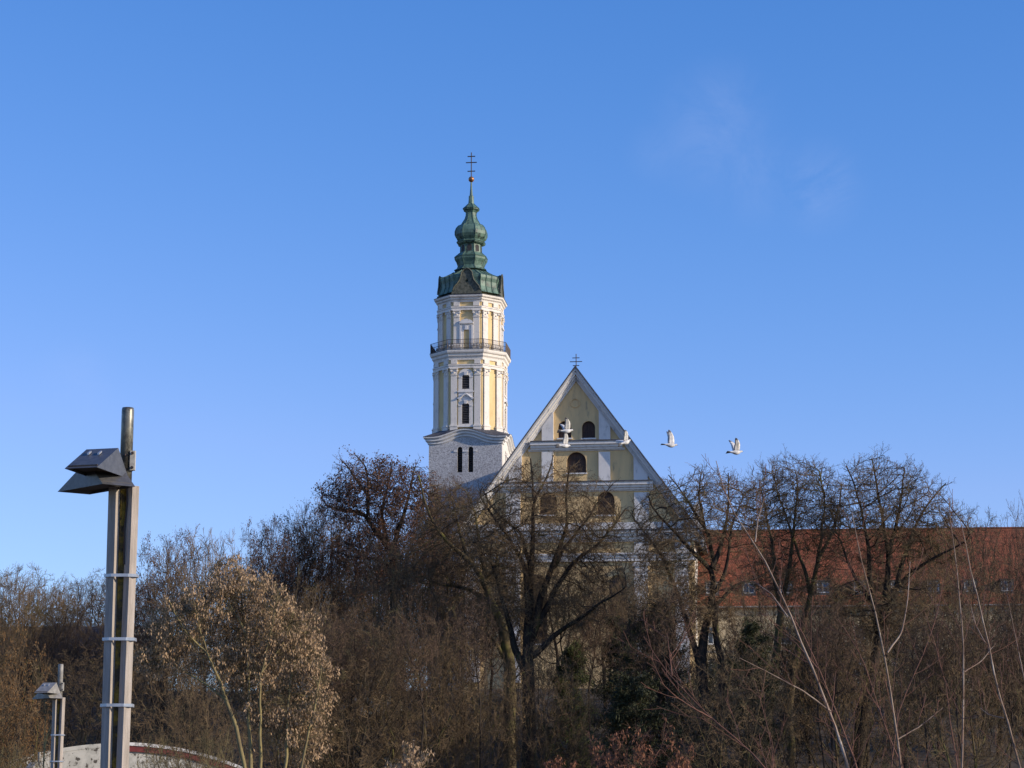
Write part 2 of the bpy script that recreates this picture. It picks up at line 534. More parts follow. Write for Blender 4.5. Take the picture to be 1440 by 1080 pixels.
def build_church():
    apx, apz = cl(809.5, 519)
    xl, zl = cl(650, 744)
    xr, zr = cl(976, 744)
    hw = (xr - xl) / 2
    cx = (xr + xl) / 2
    zb = 14.0
    z_eave = (zl + zr) / 2
    slope = (apz - z_eave) / (hw + .3)
    cx = apx * .5 + cx * .5

    def rx(z, side, inset=0):
        return cx + side * max(0, ((apz - z) / slope - inset))
    # openings of the front
    holes = []
    wins = []

    def win(pc, w_px, ptop, pbot, kind='arch'):
        x, zt = cl(pc, ptop)
        _, zb_ = cl(pc, pbot)
        w = w_px * .0835
        holes.append(arch_outline(x, zb_, w, zt - zb_))
        wins.append((x, zb_, w, zt - zb_))
    win(794, 18.5, 592, 616)
    win(827.5, 18.5, 592, 616)
    win(810.5, 27, 635.5, 665)
    win(771, 24, 692, 724)
    win(852, 24, 691, 724)
    win(757, 25, 808, 905)
    win(869, 25, 808, 905)
    outline = [(xl, zb), (xr, zb), (xr, z_eave), (cx + .02, apz - .3), (cx - .02, apz - .3), (xl, z_eave)]
    plate('facade_wall', outline, holes, 0, .9, M['yellow'], church)
    # body and roof behind the front
    L = 52.0
    b = MB()
    b.box(xl + .05, xl + .85, .9, L, zb, z_eave)
    b.box(xr - .85, xr - .05, .9, L, zb, z_eave)
    b.box(xl + .85, xr - .85, L - .8, L, zb, z_eave)
    # windows wells stop the eye: an inner back wall
    b.box(xl + .9, xr - .9, 3.4, 3.6, zb, z_eave)
    b.prism([(xl + 1.2, z_eave), (xr - 1.2, z_eave), (cx, apz - 2.3)], 3.4, 3.6)
    b.build('nave_wall', M['stained_white'], church)
    r = MB()
    o_ = .9
    for s_ in (-1, 1):
        e = (hw + .3 + o_)
        p = [(cx, .92, apz), (cx + s_ * e, .92, apz - slope * e), (cx + s_ * e, L + .3, apz - slope * e), (cx, L + .3, apz)]
        q = [(x, y, z - .35) for x, y, z in p]
        if s_ > 0:
            r.hexa(q, p)
        else:
            r.hexa([q[0], q[3], q[2], q[1]], [p[0], p[3], p[2], p[1]])
    r.build('roof', M['slate'], church)

    # raking cornices: stepped white moulding up both sides
    for s_ in (-1, 1):
        c = MB()
        # (perpendicular drop from roof line, depth in front)
        steps = [(.0, .20, -.95), (.20, .46, -.75), (.46, .64, -.42), (.64, .86, -.2)]
        ex = hw + .3 + .9
        for (a, bb, dpt) in steps:
            k = math.sqrt(1 + slope * slope)
            za, zb2 = a * k, bb * k
            ya = dpt
            pts = [(0, apz - za), (ex, apz - slope * ex - za), (ex, apz - slope * ex - zb2), (0, apz - zb2)]
            pts = [(cx + s_ * x, z) for x, z in pts]
            if s_ > 0:
                pts = pts[::-1]
            c.prism(pts, ya, -.003)
        c.build('raking_cornice', M['white'], church)
    f = MB()
    for s_ in (-1, 1):
        ex = hw + .3 + 1.0
        k = math.sqrt(1 + slope * slope)
        pts = [(0, apz + .14 * k), (ex, apz - slope * ex + .14 * k), (ex, apz - slope * ex + .003), (0, apz + .003)]
        pts = [(cx + s_ * x, z) for x, z in pts]
        f.prism(pts[::-1] if s_ > 0 else pts, -1.1, .9)
    f.build('rake_flashing', M['lead'], church)

    # horizontal string courses
    def course(name, z_top, layers, xa, xb, cap=True):
        m_ = MB()
        z = z_top
        for (h, d) in layers:
            m_.box(xa, xb, -d, -.002, z - h, z)
            z -= h
        m_.build(name, M['white'], church)
        if cap:
            q = MB()
            q.box(xa, xb, -layers[0][1] - .12, .0, z_top + .003, z_top + .13)
            q.build('cornice_flashing', M['lead'], church)
    for (py, py2) in ((623.0, 0), (680.5, 0)):
        z = cl(811, py - 1)[1]
        w = (apz - z) / slope - 1.0
        course('string_course', z, [(.35, .78), (.30, .55), (.25, .35)], cx - w, cx + w)
        z2 = cl(811, py + 8.5)[1]
        w2 = (apz - z2) / slope - 1.3
        course('thin_moulding', z2, [(.12, .26), (.12, .14)], cx - w2, cx + w2, False)
    # attic base band under third tier
    z = cl(811, 736)[1]
    course('attic_band', z, [(.95, .32)], xl + 1.2, xr - 1.2, False)
    z = cl(811, 748.5)[1]
    course('main_cornice', z, [(.28, 1.05), (.35, .85), (.35, .55), (.2, .3)], xl - .7, xr + .7)
    z = cl(811, 779)[1]
    course('architrave', z, [(.18, .62), (.35, .45), (.4, .34)], xl - .25, xr + .25, False)

    # pilasters
    def pil(pxa, pxb, pyt, pyb, d=.3):
        xa, zt = cl(pxa, pyt)
        xb, zbm = cl(pxb, pyb)
        m_ = MB()
        xm = (xa + xb) / 2
        side = 1 if xm > cx else -1
        ztop_in = min(zt, apz - abs((xa if side > 0 else xb) - cx) * slope - 1.42)
        ztop_out = min(zt, apz - abs((xb if side > 0 else xa) - cx) * slope - 1.42)
        zl_, zr_ = (ztop_in, ztop_out) if side > 0 else (ztop_out, ztop_in)
        pts = [(xa, zbm), (xb, zbm), (xb, zr_), (xa, zl_)]
        m_.prism(pts, -d, -.004)
        m_.build('pilaster', M['white'], church)
    for (a, b2) in ((762, 778.5), (842, 858.5)):
        pil(a, b2, 545, 622)
        pil(a, b2, 636, 679)
    for (a, b2) in ((716, 734), (891, 911)):
        pil(a, b2, 636, 679)
    for (a, b2) in ((712, 732), (892, 913)):
        pil(a, b2, 693, 736, .34)
        pil(a, b2, 763, 779, .34)
        pil(a, b2, 791, 960, .55)
    for (a, b2) in ((655, 675), (949, 971)):
        pil(a, b2, 763, 779, .34)
        pil(a, b2, 791, 960, .55)
    # capital mouldings at the top of the lower order
    for (a, b2) in ((655, 675), (712, 732), (892, 913), (949, 971)):
        xa, zt = cl(a, 791)
        xb, _ = cl(b2, 791)
        cp = MB()
        cp.box(xa - .15, xb + .15, -.72, -.56, zt - .45, zt - .1)
        cp.box(xa - .08, xb + .08, -.66, -.56, zt - 1.2, zt - 1.0)
        cp.build('capital', M['white'], church)
    # roundel
    x, z = cl(809, 566.5)
    rd = MB()
    n = 28
    for (ri, ro, y) in ((.44, .56, -.12),):
        ring0 = [(x + ro * math.cos(2 * math.pi * i / n), -.003, z + ro * math.sin(2 * math.pi * i / n)) for i in range(n)]
        ring1 = [(px_, y, pz) for px_, _, pz in ring0]
        ring2 = [(x + ri * math.cos(2 * math.pi * i / n), y, z + ri * math.sin(2 * math.pi * i / n)) for i in range(n)]
        ring3 = [(px_, -.003, pz) for px_, _, pz in ring2]
        rd.rings([ring0, ring1, ring2, ring3])
    rd.build('roundel', M['yellow'], church)
    # windows: recessed frame, mullion and dark wood shutters
    for (x, zb_, w, h) in wins:
        e = empty('window', (0, 0, 0), 0, None, None)
        del_keys = [k for k in e.keys()]
        e.parent = church
        p = MB()
        p.prism(arch_outline(x, zb_ + .0, w + .1, h + .05)[::1], .42, .47)
        p.build('shutter', M['brownwood'] if h < 5 else M['louvre'], e)
        fr = MB()
        o1 = arch_outline(x, zb_, w, h, 14)
        o2 = arch_outline(x, zb_ + .1, w - .2, h - .2, 14)
        n = len(o1)
        a = [(px_, .30, pz) for px_, pz in o1]
        b2 = [(px_, .30, pz) for px_, pz in o2]
        c2 = [(px_, .42, pz) for px_, pz in o2]
        fr.rings([a, b2, c2])
        fr.box(x - .05, x + .05, .32, .415, zb_ + .1, zb_ + h - .1)
        for q in range(1, int(h / .8)):
            fr.box(x - w / 2 + .1, x + w / 2 - .1, .35, .412, zb_ + q * .8, zb_ + q * .8 + .05)
        fr.build('window_frame', M['brownwood'], e)
        sl = MB()
        sl.box(x - w / 2 - .12, x + w / 2 + .12, -.16, .3, zb_ - .16, zb_ - .003)
        sl.build('sill', M['white'], e)
    # acroterion blocks at the eaves
    for s_ in (-1, 1):
        a = MB()
        x = (xr + .4) if s_ > 0 else (xl - .4)
        z = cl(811, 748.5)[1] + .133
        a.box(x - .75, x + .75, -.5, .9, z, z + .5)
        a.box(x - .5, x + .5, -.35, .7, z + .5, z + 2.2)
        a.box(x - .68, x + .68, -.5, .85, z + 2.2, z + 2.45)
        a.prism([(x - .6, z + 2.45), (x + .6, z + 2.45), (x, z + 3.1)], -.4, .75)
        a.build('eaves_pier', M['white'], church)
    # cross
    c = MB()
    zc = apz + .15
    top = cl(811, 498)[1]
    c.tube([(cx + .02, -.1, apz - .2), (cx + .02, -.1, top)], .055, 6)
    for (py, hwid) in ((503.5, .42), (508.8, .72), (514.3, .38)):
        zz = cl(811, py)[1]
        c.tube([(cx - hwid, -.1, zz), (cx + hwid, -.1, zz)], .05, 6)
    c.build('gable_cross', M['iron'], church)


build_church()

# ------------------------------------------------------------------ bell tower
TY = 312.0
Ot = P(661.5, 600, TY)
Ot.z = 0
TW = Frame(Ot, TH)
tower = empty('bell_tower', Ot, -TH, 'tall octagonal baroque bell tower in yellow and white with a green copper onion spire', 'tower')


def tz(py, W=0.0):
    """height of photo row py on the tower, for a feature W metres in front of its axis"""
    return TW.loc(661.5, py, -W)[1]


def oct_ring(W, p, z):
    return [(-p, -W, z), (p, -W, z), (W, -p, z), (W, p, z), (p, W, z), (-p, W, z), (-W, p, z), (-W, -p, z)]


def offs(W, p, o):
    return W + o, p + .4142 * o


def oct_profile(mb, W, p, prof, cap0=False, cap1=False):
    rings = []
    for (o, z) in prof:
        a, b = offs(W, p, o)
        rings.append(oct_ring(a, b, z))
    mb.rings(rings, cap0, cap1)


def face_frames(W, p):
    """8 faces: matrix (x along face, y outward negative, z up), half width"""
    out = []
    for k in range(8):
        if k % 2 == 0:   # main faces
            a = k // 2 * math.pi / 2
            T = Matrix.Rotation(a, 4, 'Z') @ Matrix.Translation((0, -W, 0))
            hw = p
        else:
            a = math.pi / 4 + (k // 2) * math.pi / 2
            dist = (W + p) / math.sqrt(2)
            T = Matrix.Rotation(a, 4, 'Z') @ Matrix.Translation((0, -dist, 0))
            hw = (W - p) / math.sqrt(2)
        out.append((T, hw, k % 2 == 0))
    return out


def build_tower():
    # square block --------------------------------------------------
    W = 5.04
    zw_mid = tz(612, W)      # wall top at hollow
    rise = 1.05

    def hump(t):             # t -1..1
        return rise * (.5 + .5 * math.cos(math.pi * min(1, abs(t) / .78)))
    zbase = 14.0
    N = 28
    for k in range(4):
        holder = None
        top = [(W * (1 - 2 * i / N), zw_mid - .70 + hump(1 - 2 * i / N)) for i in range(N + 1)]
        if k % 2 == 0:
            xa, xb = -W, W
        else:
            xa, xb = -W + .62, W - .62
            top = [(max(xa, min(xb, x)), z) for x, z in top]
        outline = [(xa, zbase), (xb, zbase)] + top
        holes = []
        if k in (0, 1, 3):
            for xc in (-.74, .76) if k == 0 else (-.75, .75):
                z0 = tz(664, W)
                holes.append(arch_outline(xc, z0, .68, tz(628, W) - z0))
        o = plate('tower_block_wall', outline, holes, -W, -W + .6, M['rough_white'] if k % 2 == 0 else M['stained_white'], tower)  # side walls take the paler, smoother plaster to paint in their sunlit cream
        o.rotation_euler = (0, 0, k * math.pi / 2)
        if holes:
            lv = MB()
            for xc in (-.74, .76) if k == 0 else (-.75, .75):
                z0 = tz(664, W)
                z1 = tz(628, W)
                lv.box(xc - .45, xc + .45, -W + .5, -W + .58, z0, z1)
                n = int((z1 - z0) / .3)
                for i in range(n):
                    z = z0 + i * .3 + .05
                    w_ = .33 if z < z1 - .4 else .22
                    lv.hexa([(xc - w_, -W + .12, z), (xc + w_, -W + .12, z), (xc + w_, -W + .4, z + .16), (xc - w_, -W + .4, z + .16)],
                            [(xc - w_, -W + .12, z + .05), (xc + w_, -W + .12, z + .05), (xc + w_, -W + .4, z + .21), (xc - w_, -W + .4, z + .21)])
            q = lv.build('louvres', M['louvre'], tower)
            q.rotation_euler = (0, 0, k * math.pi / 2)
            zi = tz(634, W)
            xs_ = (-.74, .76) if k == 0 else (-.75, .75)
            for (xa_, xb_) in ((xs_[0] - .85, xs_[0] - .36), (xs_[0] + .36, xs_[1] - .36), (xs_[1] + .36, xs_[1] + .85)):
                im = MB()
                im.box(xa_, xb_, -W - .09, -W - .003, zi - .12, zi + .08)
                q = im.build('impost', M['white'], tower)
                q.rotation_euler = (0, 0, k * math.pi / 2)
    # wavy cornice
    wc = MB()
    prof = [(.0, -.55), (.16, -.45), (.16, -.25), (.42, -.08), (.42, .12), (.68, .3), (.70, .46), (.0, .62)]
    rings = []
    for (o, dz) in prof:
        ring = []
        for k in range(4):
            Rm = Matrix.Rotation(k * math.pi / 2, 4, 'Z')
            for i in range(N):
                t = -1 + 2 * i / N
                ring.append(Rm @ Vector((t * (W + o), -(W + o), zw_mid - .70 + hump(t) + dz)))
        rings.append(ring)
    wc.rings(rings)
    wc.build('wavy_cornice', M['white'], tower)
    # sloping cap from the cornice to the octagon
    B, pB = 4.72, 2.28       # lower octagon wall
    zo = tz(603, B)
    cap = MB()
    ring_out, ring_in = [], []
    for k in range(4):
        Rm = Matrix.Rotation(k * math.pi / 2, 4, 'Z')
        for i in range(N):
            t = -1 + 2 * i / N
            ring_out.append(Rm @ Vector((t * (W + .74), -(W + .74), zw_mid - .70 + hump(t) + .50)))
            x = t * W
            # point of the octagon hit by the same outward direction
            d = Vector((t, -1, 0))
            s = min(B / 1.0, (B + pB) / (abs(t) + 1.0))
            ring_in.append(Rm @ Vector((t * s, -s, zo + .05)))
    cap.rings([ring_out, ring_in])
    cap.build('shoulder_roof', M['slate'], tower)

    # lower octagon ---------------------------------------------------
    def octagon_storey(B, pB, z0, z1, ent_top, Wc, label_name, front, cap_py, pl_h):
        m_ = MB()
        m_.rings([oct_ring(B, pB, z0), oct_ring(B, pB, z1)], True, True)
        m_.build(label_name, M['yellow_t'], tower)
        # entablature + cornice
        zc = cap_py      # z of the top of the capitals
        e = MB()
        oct_profile(e, B, pB, [(.003, zc), (.22, zc), (.22, zc + .3), (.30, zc + .34), (.30, zc + .52), (.14, zc + .55), (.003, zc + .58)])
        e.build('entablature', M['stained_white'], tower)
        c = MB()
        h = ent_top - (zc + 1.15)
        z_ = zc + 1.15
        oct_profile(c, B, pB, [(.003, z_), (.15, z_), (.2, z_ + h * .25), (.38, z_ + h * .4), (.40, z_ + h * .6), (Wc - .06, z_ + h * .72), (Wc, z_ + h * .86), (Wc, z_ + h), (0, z_ + h + .12)])
        c.build('cornice', M['stained_white'], tower)
        cf_ = MB()
        oct_profile(cf_, B, pB, [(Wc + .05, ent_top + .02), (Wc + .05, ent_top + .08), (.1, ent_top + .2)])
        cf_.build('cornice_flashing', M['lead'], tower)
        for k, (T, hw, main) in enumerate(face_frames(B, pB)):
            inset = .22
            w = .86
            for s_ in (-1, 1):
                mpl, mcap = MB(), MB()
                mpl.T = T
                mcap.T = T
                xa, xb = sorted((s_ * (hw - inset), s_ * (hw - inset - w)))
                mpl.box(xa, xb, -.20, .05, z0 + pl_h, zc - .003)
                mpl.box(xa - .1, xb + .1, -.34, .05, z0 - .3, z0 + pl_h - .35)
                mpl.box(xa - .16, xb + .16, -.40, .05, z0 + pl_h - .35, z0 + pl_h - .2)
                mpl.box(xa - .05, xb + .05, -.28, .05, z0 + pl_h - .2, z0 + pl_h - .003)
                # entablature block above the pilaster
                mpl.box(xa, xb, -.23, .05, zc + .6, zc + 1.147)
                # capital: flared block with volutes and leaf knobs
                zz = zc - 1.05
                mcap.box(xa - .05, xb + .05, -.27, -.202, zz, zz + .1)
                mcap.box(xa - .12, xb + .12, -.36, -.202, zc - .16, zc - .02)
                for j, xx in enumerate((xa + .02, (xa + xb) / 2, xb - .02)):
                    r_ = .17 if j != 1 else .14
                    zc_ = zc - .36 if j != 1 else zc - .6
                    pts = [(xx, -.2 - .02 * i, zc_) for i in range(2)]
                    mcap.tube([(xx, -.201, zc_), (xx, -.36, zc_)], [r_, r_ * .75], 9)
                mcap.box(xa + .1, xb - .1, -.26, -.202, zz + .14, zz + .34)
                po = mpl.build('pilaster', M['stained_white'], tower)
                mcap.build('capital', M['stained_white'], po)
        return

    z0 = tz(600, B)
    zcap = tz(517.5, B)
    z_c2_top = tz(491, B + .65)
    octagon_storey(B, pB, z0 - 1.2, z_c2_top - .05, z_c2_top, .66, 'lower_octagon', None, zcap, 1.55)
    # upper octagon
    U, pU = 4.22, 2.02
    z1 = z_c2_top + .05
    zcap2 = tz(436, U)
    z_c1_top = tz(414, U + .65)
    octagon_storey(U, pU, z1, z_c1_top - .05, z_c1_top, .66, 'upper_octagon', None, zcap2, 1.0)

    # louvred windows on the main faces of the lower octagon
    def louvred(T, zs, zt, w):
        h = zt - zs
        e = empty('window', (0, 0, 0), 0, None, None)
        e.parent = tower
        o = plate('surround', [(-1.02, zs - .35), (1.02, zs - .35), (1.02, zt - .1)] +
                  [(1.02 * math.cos(math.pi * i / 12), zt - .1 + .95 * math.sin(math.pi * i / 12)) for i in range(1, 12)] + [(-1.02, zt - .1)],
                  [arch_outline(0, zs, w, h, 10, .55)], -.16, -.003, M['stained_white'], e)
        o.matrix_local = T
        g = MB()
        g.T = T
        g.box(-w / 2 - .02, w / 2 + .02, -.03, -.006, zs - .05, zt + .02)
        n = int(h / .3)
        for i in range(n):
            z = zs + .05 + i * h / n
            ww = w / 2 - .01 if z < zt - .3 else w / 2 - .12
            g.hexa([(-ww, -.14, z), (ww, -.14, z), (ww, -.035, z + .12), (-ww, -.035, z + .12)],
                   [(-ww, -.14, z + .05), (ww, -.14, z + .05), (ww, -.035, z + .17), (-ww, -.035, z + .17)])
        g.build('louvres', M['louvre'], e)
        k = MB()
        k.T = T
        # keystone, imposts, sill
        k.hexa([(-.16, -.30, zt - .1), (.16, -.30, zt - .1), (.16, -.162, zt - .1), (-.16, -.162, zt - .1)],
               [(-.26, -.34, zt + .42), (.26, -.34, zt + .42), (.26, -.162, zt + .42), (-.26, -.162, zt + .42)])
        k.build('keystone', M['white'], e)
        for s_ in (-1, 1):
            xa, xb = sorted((s_ * (w / 2 + .02), s_ * 1.0))
            k = MB()
            k.T = T
            k.box(xa, xb, -.24, -.162, zt - .42, zt - .28)
            k.build('impost', M['white'], e)
        k = MB()
        k.T = T
        k.box(-1.12, 1.12, -.30, -.162, zs - .48, zs - .30)
        k.build('sill', M['white'], e)

    for k, (T, hw, main) in enumerate(face_frames(B, pB)):
        if not main:
            continue
        louvred(T, tz(547, B), tz(527, B), 1.0)
        louvred(T, tz(597, B) + .1, tz(567, B), 1.0)
        # curved little pediment between the two windows
        m_ = MB()
        m_.T = T
        zc = tz(558, B)
        ring = []
        for (o, dz) in ((.17, -.18), (.40, -.1), (.42, .08), (.17, .16)):
            row = []
            for i in range(17):
                t = -1 + i / 8
                row.append((t * 1.1, -o, zc + dz + .35 * math.cos(t * math.pi) * (1 - abs(t) * .3)))
            ring.append(row)
        for a, b in zip(ring, ring[1:]):
            n = len(a)
            vs = a + b
            m_.add(vs, [(i, i + n, i + 1 + n, i + 1) for i in range(n - 1)])
        m_.add(ring[-1] + ring[0], [(i, i + 17, i + 18, i + 1) for i in range(16)])
        m_.box(-1.0, 1.0, -.168, -.003, tz(563, B), tz(549.5, B))
        m_.build('curved_pediment', M['white'], tower)

    # niche with small door aedicule on the main faces of the upper octagon
    for k, (T, hw, main) in enumerate(face_frames(U, pU)):
        if not main:
            # tall narrow panel border on the diagonal faces
            continue
        e = empty('balcony_door', (0, 0, 0), 0, None, None)
        e.parent = tower
        zs = z1 + .1
        ztop = zcap2 + .1
        zd = tz(463, U)
        # aedicule
        o = plate('door_surround', [(-.82, zs), (.82, zs), (.82, zd + .75), (-.82, zd + .75)], [arch_outline(0, zs + .02, .78, zd - zs, 10, .8)], -.18, -.004, M['white'], e)
        o.matrix_local = T
        q = MB()
        q.T = T
        q.box(-.36, .36, -.03, -.006, zs, zd)
        q.build('door_leaf', M['yellow_t'], e)
        q = MB()
        q.T = T
        q.box(-.95, .95, -.42, -.004, zd + .75, zd + .95)
        q.prism([(-.95, zd + .952), (.95, zd + .952), (.7, zd + 1.25), (0, zd + 1.45), (-.7, zd + 1.25)], -.36, -.004)
        q.box(-.2, .2, -.34, -.182, zd - .1, zd + .5)
        for s_ in (-1, 1):
            q.box(s_ * .82 - .12, s_ * .82 + .12, -.30, -.183, zs, zd + .6)
        q.build('door_pediment', M['white'], e)
        # slim arched frame of the yellow niche
        fr = MB()
        fr.T = T
        a0, a1 = arch_outline(0, zs, 2.0, ztop - zs - .15, 14, .7), arch_outline(0, zs, 1.86, ztop - zs - .25, 14, .7)
        A = [(x, -.10, z) for x, z in a0]
        Bq = [(x, -.10, z) for x, z in a1]
        fr.rings([[(x, -.003, z) for x, z in a0], A, Bq, [(x, -.003, z) for x, z in a1]])
        fr.build('niche_frame', M['yellow_t'], e)

    # balcony railing
    rl = MB()
    rW, rp = offs(B, pB, .68)
    zr0 = z_c2_top + .2
    zr1 = zr0 + 1.25
    for z in (zr0 + .08, zr0 + .66, zr1):
        ring = oct_ring(rW - .12, rp - .05, z)
        for i in range(8):
            rl.tube([ring[i], ring[(i + 1) % 8]], .035, 4, False)
    ring = oct_ring(rW - .12, rp - .05, 0)
    for i in range(8):
        a, b = Vector(ring[i]), Vector(ring[(i + 1) % 8])
        n = max(2, int((b - a).length / .2))
        for j in range(n):
            q = a.lerp(b, j / n)
            rl.tube([(q.x, q.y, zr0 - .1), (q.x, q.y, zr1)], .055 if j == 0 else .020, 4, False)
            if j % 2 == 0:
                q2 = a.lerp(b, (j + .5) / n)
                rl.tube([(q.x, q.y, zr0 + .1), (q2.x, q2.y, zr0 + .36), (q.x, q.y, zr0 + .62)], .020, 4, False)
    rl.build('balcony_railing', M['iron'], tower)

    # copper cupola and onion ------------------------------------------
    cu = empty('copper_spire', (0, 0, 0), 0, None, None)
    cu.parent = tower
    pr = [  # photo row, half width (px at the tower), p ratio
        (413.5, 45.0, .476), (411, 43.5, .476), (405, 41.3, .476), (398, 41.0, .476), (393, 42.3, .476), (389.5, 42.2, .476),
        (388.5, 40, .47), (387, 35, .46), (384, 28, .44), (381.5, 24, .42)]
    m_ = MB()
    rings = []
    for (py, w, pr_) in pr:
        w = w * .1 * .955
        rings.append(oct_ring(w, w * pr_, tz(py, w * .6)))
    m_.rings(rings, True, True)
    # roof over each diagonal stays plain, standing seams
    m_.build('cupola', M['copper'], cu)
    sm = MB()
    for k in range(8):
        for t in ((.0, .33, .66) if k % 2 else (.0, )):
            pts = []
            for r in rings:
                a, b = Vector(r[k]), Vector(r[(k + 1) % 8])
                q = a.lerp(b, t)
                n_ = Vector((q.x, q.y, 0)).normalized()
                pts.append(q + n_ * .03)
            sm.tube(pts, .06, 5)
    sm.build('standing_seams', M['copper_seam'], cu)
    # lantern and onion by profile
    prof = [(382, 23.5), (379.5, 19.5), (376, 18.2), (371, 20), (367, 22.5), (363.5, 23), (362, 21.5), (359.5, 18.5), (357.8, 16.8),
            (357, 15.2), (346, 14.8), (345, 17.5), (343.6, 19.6), (342, 20.0), (340.4, 18.6), (339.4, 17.8), (336, 21), (332, 22.8), (327.5, 22.8), (322.5, 21), (319, 18), (317, 13.8),
            (314, 12.2), (309, 9), (304, 7.4), (300, 7.2), (297.2, 8.8), (295.8, 11.2), (294, 11.4), (292.3, 9.5), (289.5, 6.6), (287, 4.2),
            (282, 3.7), (276, 3.5), (275.2, 2.2), (266, 1.5), (256.5, 1.0)]
    on = MB()
    on2 = []
    for (py, w) in prof:
        w = w * .1 * .962
        on2.append(oct_ring(w, w * .4142, tz(py, 0)))
    on.rings(on2, True, True)
    on.build('onion_dome', M['copper'], cu)
    sm = MB()
    for k in range(8):
        pts = [Vector(r[k]) for r in on2[:32]]
        sm.tube(pts, .05, 5)
    for idx in (5, 13, 28):
        r = on2[idx]
        for k in range(8):
            sm.tube([r[k], r[(k + 1) % 8]], .07, 5)
    sm.build('dome_ribs', M['copper_seam'], cu)
    # dark lantern openings
    lo = MB()
    w = 1.5 * .962
    for k, (T, hw, main) in enumerate(face_frames(w, w * .4142)):
        lo.T = T
        lo.prism(arch_outline(0, tz(356.2), .62, tz(346.5) - tz(356.2)), -.02, .1)
    lo.build('lantern_openings', M['louvre'], cu)
    # stone dormers on the main faces of the cupola
    Wd = 4.25
    for k in range(4):
        T = Matrix.Rotation(k * math.pi / 2, 4, 'Z') @ Matrix.Translation((0, -Wd, 0))
        zb_ = tz(413.5, Wd)
        zt_ = tz(381, 3.0)
        H = zt_ - zb_
        shape = [(-2.0, 0), (2.0, 0), (2.0, .14), (1.72, .22), (1.66, .34), (1.25, .44), (.95, .56), (.80, .70), (.72, .84), (.42, .95), (0, 1.0)]
        shape += [(-x, z) for x, z in shape[::-1][1:]]
        shape = shape[:-2] + [(-2.0, .16)]
        poly = [(x, zb_ + z * H) for x, z in shape]
        hole = [(.2 * math.cos(a * math.pi / 6), zb_ + H * .52 + .22 * math.sin(a * math.pi / 6)) for a in range(12)]
        o = plate('dormer_front', poly, [hole], -.1, .25, M['stone_brown'], cu)
        o.matrix_local = T
        d = MB()
        d.T = T
        inner = [(x * .93, z - .06) for x, z in poly]
        n = len(poly)
        back = [(x * .55, z - (z - zb_) * .12) for x, z in poly]
        d.rings([[(x, .26, z) for x, z in inner], [(x, 2.2, z) for x, z in back]], True, True)
        d.build('dormer_roof', M['copper'], cu)
        tr = MB()
        tr.T = T
        tr.box(-2.1, 2.1, -.26, -.102, zb_ + .05, zb_ + .3)
        for s_ in (-1, 1):
            rr = [(s_ * x, -.18, zb_ + z * H) for x, z in ((1.95, .17), (1.74, .3), (1.3, .44), (1.0, .56), (.84, .70), (.74, .86), (.42, .97), (0, 1.02))]
            tr.tube(rr, .11, 6)
        tr.build('dormer_moulding', M['stone_brown'], cu)
    # ball and cross
    b = MB()
    n = 14
    zc = tz(252.3)
    rings = []
    for j in range(1, 10):
        a = math.pi * j / 10
        rings.append([(.42 * math.sin(a) * math.cos(2 * math.pi * i / n), .42 * math.sin(a) * math.sin(2 * math.pi * i / n), zc - .42 * math.cos(a)) for i in range(n)])
    b.rings(rings, True, True)
    b.build('gilt_ball', M['gold'], tower, True)
    c = MB()
    c.tube([(0, 0, tz(257)), (0, 0, tz(214.5))], .075, 6)
    for (py, w) in ((220, .55), (228.6, .78), (240.8, .55)):
        c.tube([(-w, 0, tz(py)), (w, 0, tz(py))], .075, 6)
    c.build('spire_cross', M['iron'], tower)


build_tower()

# ------------------------------------------------------------------ long red-roofed abbey building


